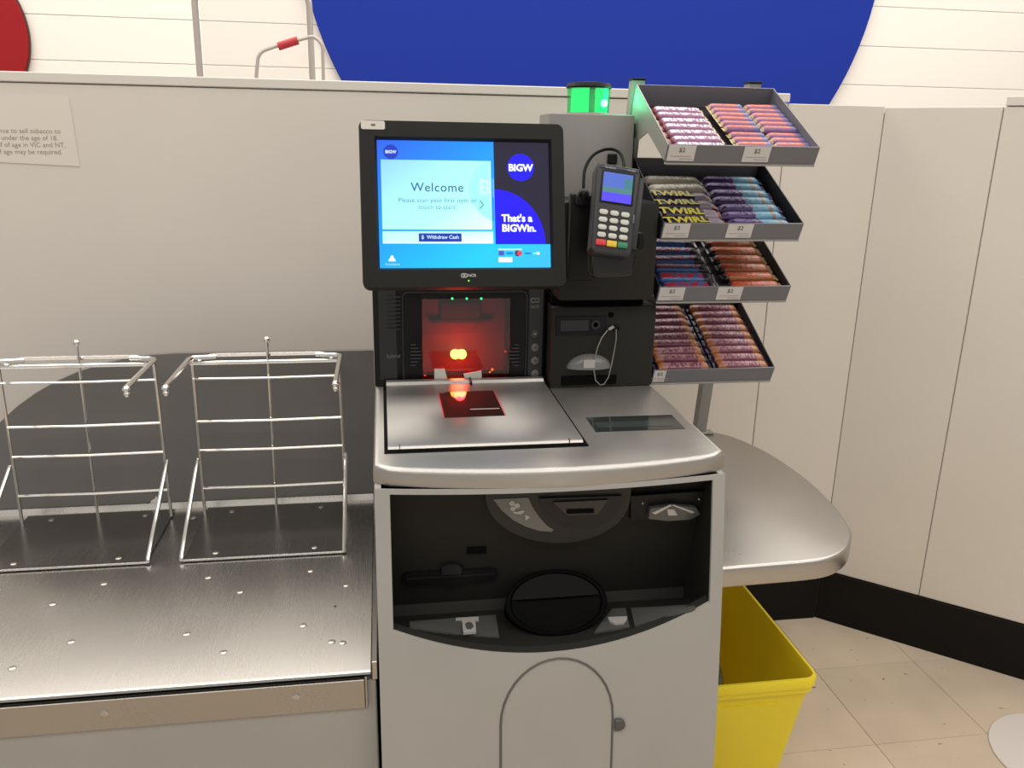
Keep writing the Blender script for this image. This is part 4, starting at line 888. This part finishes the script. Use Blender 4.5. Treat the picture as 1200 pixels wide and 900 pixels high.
# ---- wrapped bars
def wrapper(name, bands, letters=None, lcol=(1, 1, 1), lamt=0.55, rough=0.32, lscale=(260, 90, 40)):
    """bands: [(start 0..1, colour)] along the bar; letters: (u0,u1) span of blotchy print"""
    bands = [(p_, tuple(0.72*v for v in c_)) for p_, c_ in bands]; lcol = tuple(0.8*v for v in lcol)
    m = bpy.data.materials.new(name); m.use_nodes = True; nt = m.node_tree; b = nt.nodes['Principled BSDF']; b.inputs['Roughness'].default_value = rough
    tc = nt.nodes.new('ShaderNodeTexCoord'); sp = nt.nodes.new('ShaderNodeSeparateXYZ'); nt.links.new(tc.outputs['Generated'], sp.inputs[0])
    r = nt.nodes.new('ShaderNodeValToRGB'); r.color_ramp.interpolation = 'CONSTANT'; e = r.color_ramp.elements
    e[0].position = 0; e[0].color = (*bands[0][1], 1); e[1].position = min(0.999, bands[1][0]) if len(bands) > 1 else 1.0; e[1].color = (*(bands[1][1] if len(bands) > 1 else bands[0][1]), 1)
    for p_, c_ in bands[2:]: k = e.new(p_); k.color = (*c_, 1)
    nt.links.new(sp.outputs[0], r.inputs[0]); col = r.outputs[0]
    if letters:
        mp = nt.nodes.new('ShaderNodeMapping'); mp.inputs['Scale'].default_value = lscale; nt.links.new(tc.outputs['Object'], mp.inputs[0])
        n = nt.nodes.new('ShaderNodeTexNoise'); n.inputs['Scale'].default_value = 1.0; n.inputs['Detail'].default_value = 0; nt.links.new(mp.outputs[0], n.inputs['Vector'])
        g1 = nt.nodes.new('ShaderNodeMath'); g1.operation = 'GREATER_THAN'; g1.inputs[1].default_value = 1-lamt; nt.links.new(n.outputs['Fac'], g1.inputs[0])
        def rng(sock, a, c):
            cm = nt.nodes.new('ShaderNodeMath'); cm.operation = 'COMPARE'; cm.inputs[1].default_value = (a+c)/2; cm.inputs[2].default_value = (c-a)/2; nt.links.new(sock, cm.inputs[0]); return cm.outputs[0]
        m1 = nt.nodes.new('ShaderNodeMath'); m1.operation = 'MULTIPLY'; nt.links.new(rng(sp.outputs[0], *letters), m1.inputs[0]); nt.links.new(rng(sp.outputs[1], 0.22, 0.80), m1.inputs[1])
        m2 = nt.nodes.new('ShaderNodeMath'); m2.operation = 'MULTIPLY'; nt.links.new(m1.outputs[0], m2.inputs[0]); nt.links.new(g1.outputs[0], m2.inputs[1])
        mx = nt.nodes.new('ShaderNodeMixRGB'); mx.inputs[2].default_value = (*lcol, 1); nt.links.new(m2.outputs[0], mx.inputs[0]); nt.links.new(col, mx.inputs[1]); col = mx.outputs[0]
    nt.links.new(col, b.inputs['Base Color'])
    n = nt.nodes.new('ShaderNodeTexNoise'); n.inputs['Scale'].default_value = 110; nt.links.new(tc.outputs['Object'], n.inputs['Vector'])
    bp = nt.nodes.new('ShaderNodeBump'); bp.inputs['Strength'].default_value = 0.6; bp.inputs['Distance'].default_value = 0.003; nt.links.new(n.outputs['Fac'], bp.inputs['Height']); nt.links.new(bp.outputs[0], b.inputs['Normal'])
    return m
def bar_mesh(name, L_, W_, H_, crimp, m_):
    st = [(-0.5, 1.0, 0.06), (-0.5+crimp*0.9, 0.92, 0.07), (-0.5+crimp, 0.80, 0.25), (-0.5+crimp*1.8, 0.93, 0.85), (-0.5+crimp*3.0, 1.0, 1.0), (0.5-crimp*3.0, 1.0, 1.0), (0.5-crimp*1.8, 0.93, 0.85), (0.5-crimp, 0.80, 0.25), (0.5-crimp*0.9, 0.92, 0.07), (0.5, 1.0, 0.06)]
    bm = BM(); rings = []; n = 10
    for u, ww, hh in st:
        rg = []
        for k in range(n):
            a = 2*math.pi*k/n; c, s = math.cos(a), math.sin(a)
            rg.append(bm.verts.new((u*L_, 0.5*W_*ww*math.copysign(abs(c)**0.7, c), 0.5*H_ + 0.5*H_*hh*math.copysign(abs(s)**0.7, s))))
        rings.append(rg)
    for a, c in zip(rings, rings[1:]):
        for k in range(n): bm.faces.new((a[k], a[(k+1) % n], c[(k+1) % n], c[k]))
    bm.faces.new(rings[0][::-1]); bm.faces.new(rings[-1]); bmesh.ops.recalc_face_normals(bm, faces=bm.faces)
    me = bpy.data.meshes.new(name); bm.to_mesh(me); bm.free(); finish(me, m_, 50); return me
ORD = ['front', 'second from the front', 'third from the front', 'fourth from the front', 'fifth from the front', 'sixth from the front', 'seventh from the front', 'eighth from the front', 'ninth from the front', 'rearmost']
rb = random.Random(11)
def put(me, name, tray, x, y, z, rz, label, cat, group, jit=1.0):
    o = bpy.data.objects.new(name, me); COL.objects.link(o)
    o.matrix_world = ROOT[TRAYS[tray].name] @ Matrix.Translation((x + 0.516 - TXS[tray], y, z)) @ Matrix.Rotation((rz + jit*rb.uniform(-2.2, 2.2))*D, 4, 'Z') @ Matrix.Rotation(jit*rb.uniform(-9, 9)*D, 4, 'X')
    tag(o, label, cat, group); return o
def ordn(k, n): return ORD[k] if k < n-1 else 'rearmost'
PUR = (0.075, 0.022, 0.16); LILAC = (0.42, 0.28, 0.50)
m_pink = wrapper('pink_roll_wrap', [(0, (0.25, 0.04, 0.04)), (0.08, (0.42, 0.20, 0.36)), (0.93, (0.50, 0.38, 0.24))], (0.10, 0.92), (0.85, 0.76, 0.84), 0.54)
m_oran = wrapper('orange_lilac_wrap', [(0, (0.60, 0.48, 0.22)), (0.07, (0.34, 0.17, 0.36)), (0.74, (0.22, 0.20, 0.45)), (0.92, (0.14, 0.13, 0.30))], (0.08, 0.76), (0.62, 0.11, 0.05), 0.66, lscale=(160, 70, 40))
m_twrl = wrapper('black_yellow_wrap', [(0, (0.03, 0.02, 0.05)), (0.70, (0.40, 0.32, 0.40)), (0.93, (0.45, 0.16, 0.03))])
m_silv = wrapper('gold_white_wrap', [(0, (0.60, 0.55, 0.42)), (0.9, (0.5, 0.42, 0.3))], (0.05, 0.8), (0.85, 0.82, 0.72), 0.5)
m_blue = wrapper('purple_blue_wrap', [(0, (0.06, 0.02, 0.13)), (0.10, PUR), (0.52, (0.16, 0.42, 0.62)), (0.77, (0.30, 0.20, 0.16)), (0.83, (0.16, 0.42, 0.62)), (0.95, (0.05, 0.03, 0.15))], (0.12, 0.55), (0.30, 0.26, 0.48), 0.55)
m_bred = wrapper('blue_red_wrap', [(0, (0.03, 0.07, 0.25)), (0.08, (0.05, 0.16, 0.42)), (0.78, (0.015, 0.012, 0.03)), (0.97, (0.3, 0.25, 0.25))], (0.08, 0.80), (0.42, 0.03, 0.06), 0.55)
m_crun = wrapper('orange_gold_wrap', [(0, (0.012, 0.01, 0.012)), (0.13, (0.45, 0.13, 0.04)), (0.9, (0.50, 0.32, 0.16))], (0.08, 0.85), (0.62, 0.07, 0.02), 0.5)
m_pico = wrapper('purple_orange_wrap', [(0, (0.02, 0.012, 0.05)), (0.07, (0.50, 0.17, 0.05)), (0.20, (0.22, 0.05, 0.10)), (0.80, (0.50, 0.19, 0.06)), (0.94, (0.02, 0.012, 0.05))], (0.14, 0.86), (0.42, 0.20, 0.22), 0.50)
G = 'wrapped bars in the confectionery trays'
# top tray: pink rolls
me = bar_mesh('pink_roll', 0.110, 0.0225, 0.018, 0.05, m_pink)
for k in range(7): put(me, 'candy_roll', 0, 0.071, 0.022 + 0.0265*k, 0.003+0.003, 0, 'pink and white candy roll in the top tray, %s' % ordn(k, 7), 'candy', 'pink candy rolls')
me = bar_mesh('orange_bar', 0.080, 0.0195, 0.017, 0.05, m_oran)
for c_, cn in ((0, 'left'), (1, 'right')):
    for k in range(10):
        up = 0.004 if k < 4 else 0.009
        put(me, 'candy_bar', 0, 0.183 + 0.077*c_ + (0.0 if k < 4 else -0.004), 0.016 + 0.0203*k, up, 0, 'orange and lilac bar, %s column of the top tray, %s' % (cn, ordn(k, 10)), 'candy', 'orange and lilac candy bars', 0.6)
# second tray
me = bar_mesh('black_bar', 0.126, 0.0285, 0.018, 0.05, m_twrl); mes = bar_mesh('gold_bar', 0.130, 0.028, 0.019, 0.05, m_silv)
yel = mat('yellow_print', (0.55, 0.47, 0.04), 0.45)
for k in range(6):
    gold = k >= 4
    o = put(mes if gold else me, 'chocolate_bar', 1, 0.085 + 0, 0.024 + 0.034*k, 0.006, 0, ('pale gold chocolate bar in the second tray, %s' % ('rearmost' if k == 5 else 'in front of the rearmost one')) if gold else 'black chocolate bar with yellow lettering in the second tray, %s' % ORD[k], 'chocolate bar', 'bars on the left of the second tray')
    if not gold: lettering('TWIRL', 0.030, Matrix.Translation((-0.020, -0.001, 0.0186)), yel, o, bold=0.0012)
me = bar_mesh('blue_bar', 0.138, 0.0255, 0.018, 0.05, m_blue)
for k in range(7): put(me, 'chocolate_bar', 1, 0.215 - (0.004 if k % 2 else 0), 0.022 + 0.0295*k, 0.006, 0, 'purple and light blue chocolate bar in the second tray, %s' % ordn(k, 7), 'chocolate bar', 'purple and light blue bars in the second tray')
# third tray
me = bar_mesh('blue_red_bar', 0.126, 0.027, 0.018, 0.05, m_bred)
for k in range(6): put(me, 'chocolate_bar', 2, 0.091, 0.022 + 0.0325*k, 0.005, -1, 'blue and red chocolate bar in the third tray, %s' % ordn(k, 6), 'chocolate bar', 'blue and red bars in the third tray')
me = bar_mesh('orange_gold_bar', 0.122, 0.027, 0.018, 0.05, m_crun)
for k in range(6): put(me, 'chocolate_bar', 2, 0.229, 0.022 + 0.0325*k, 0.005, 0, 'orange and gold chocolate bar in the third tray, %s' % ordn(k, 6), 'chocolate bar', 'orange and gold bars in the third tray')
# lowest tray
me = bar_mesh('purple_orange_bar', 0.126, 0.0235, 0.019, 0.05, m_pico)
for c_, cn in ((0, 'left'), (1, 'right')):
    for k in range(9): put(me, 'chocolate_bar', 3, 0.0985 + 0.131*c_, 0.018 + 0.0252*k, 0.012, 0, 'purple and orange bar, %s column of the lowest tray, %s' % (cn, ordn(k, 9)), 'chocolate bar', 'purple and orange bars in the lowest tray')
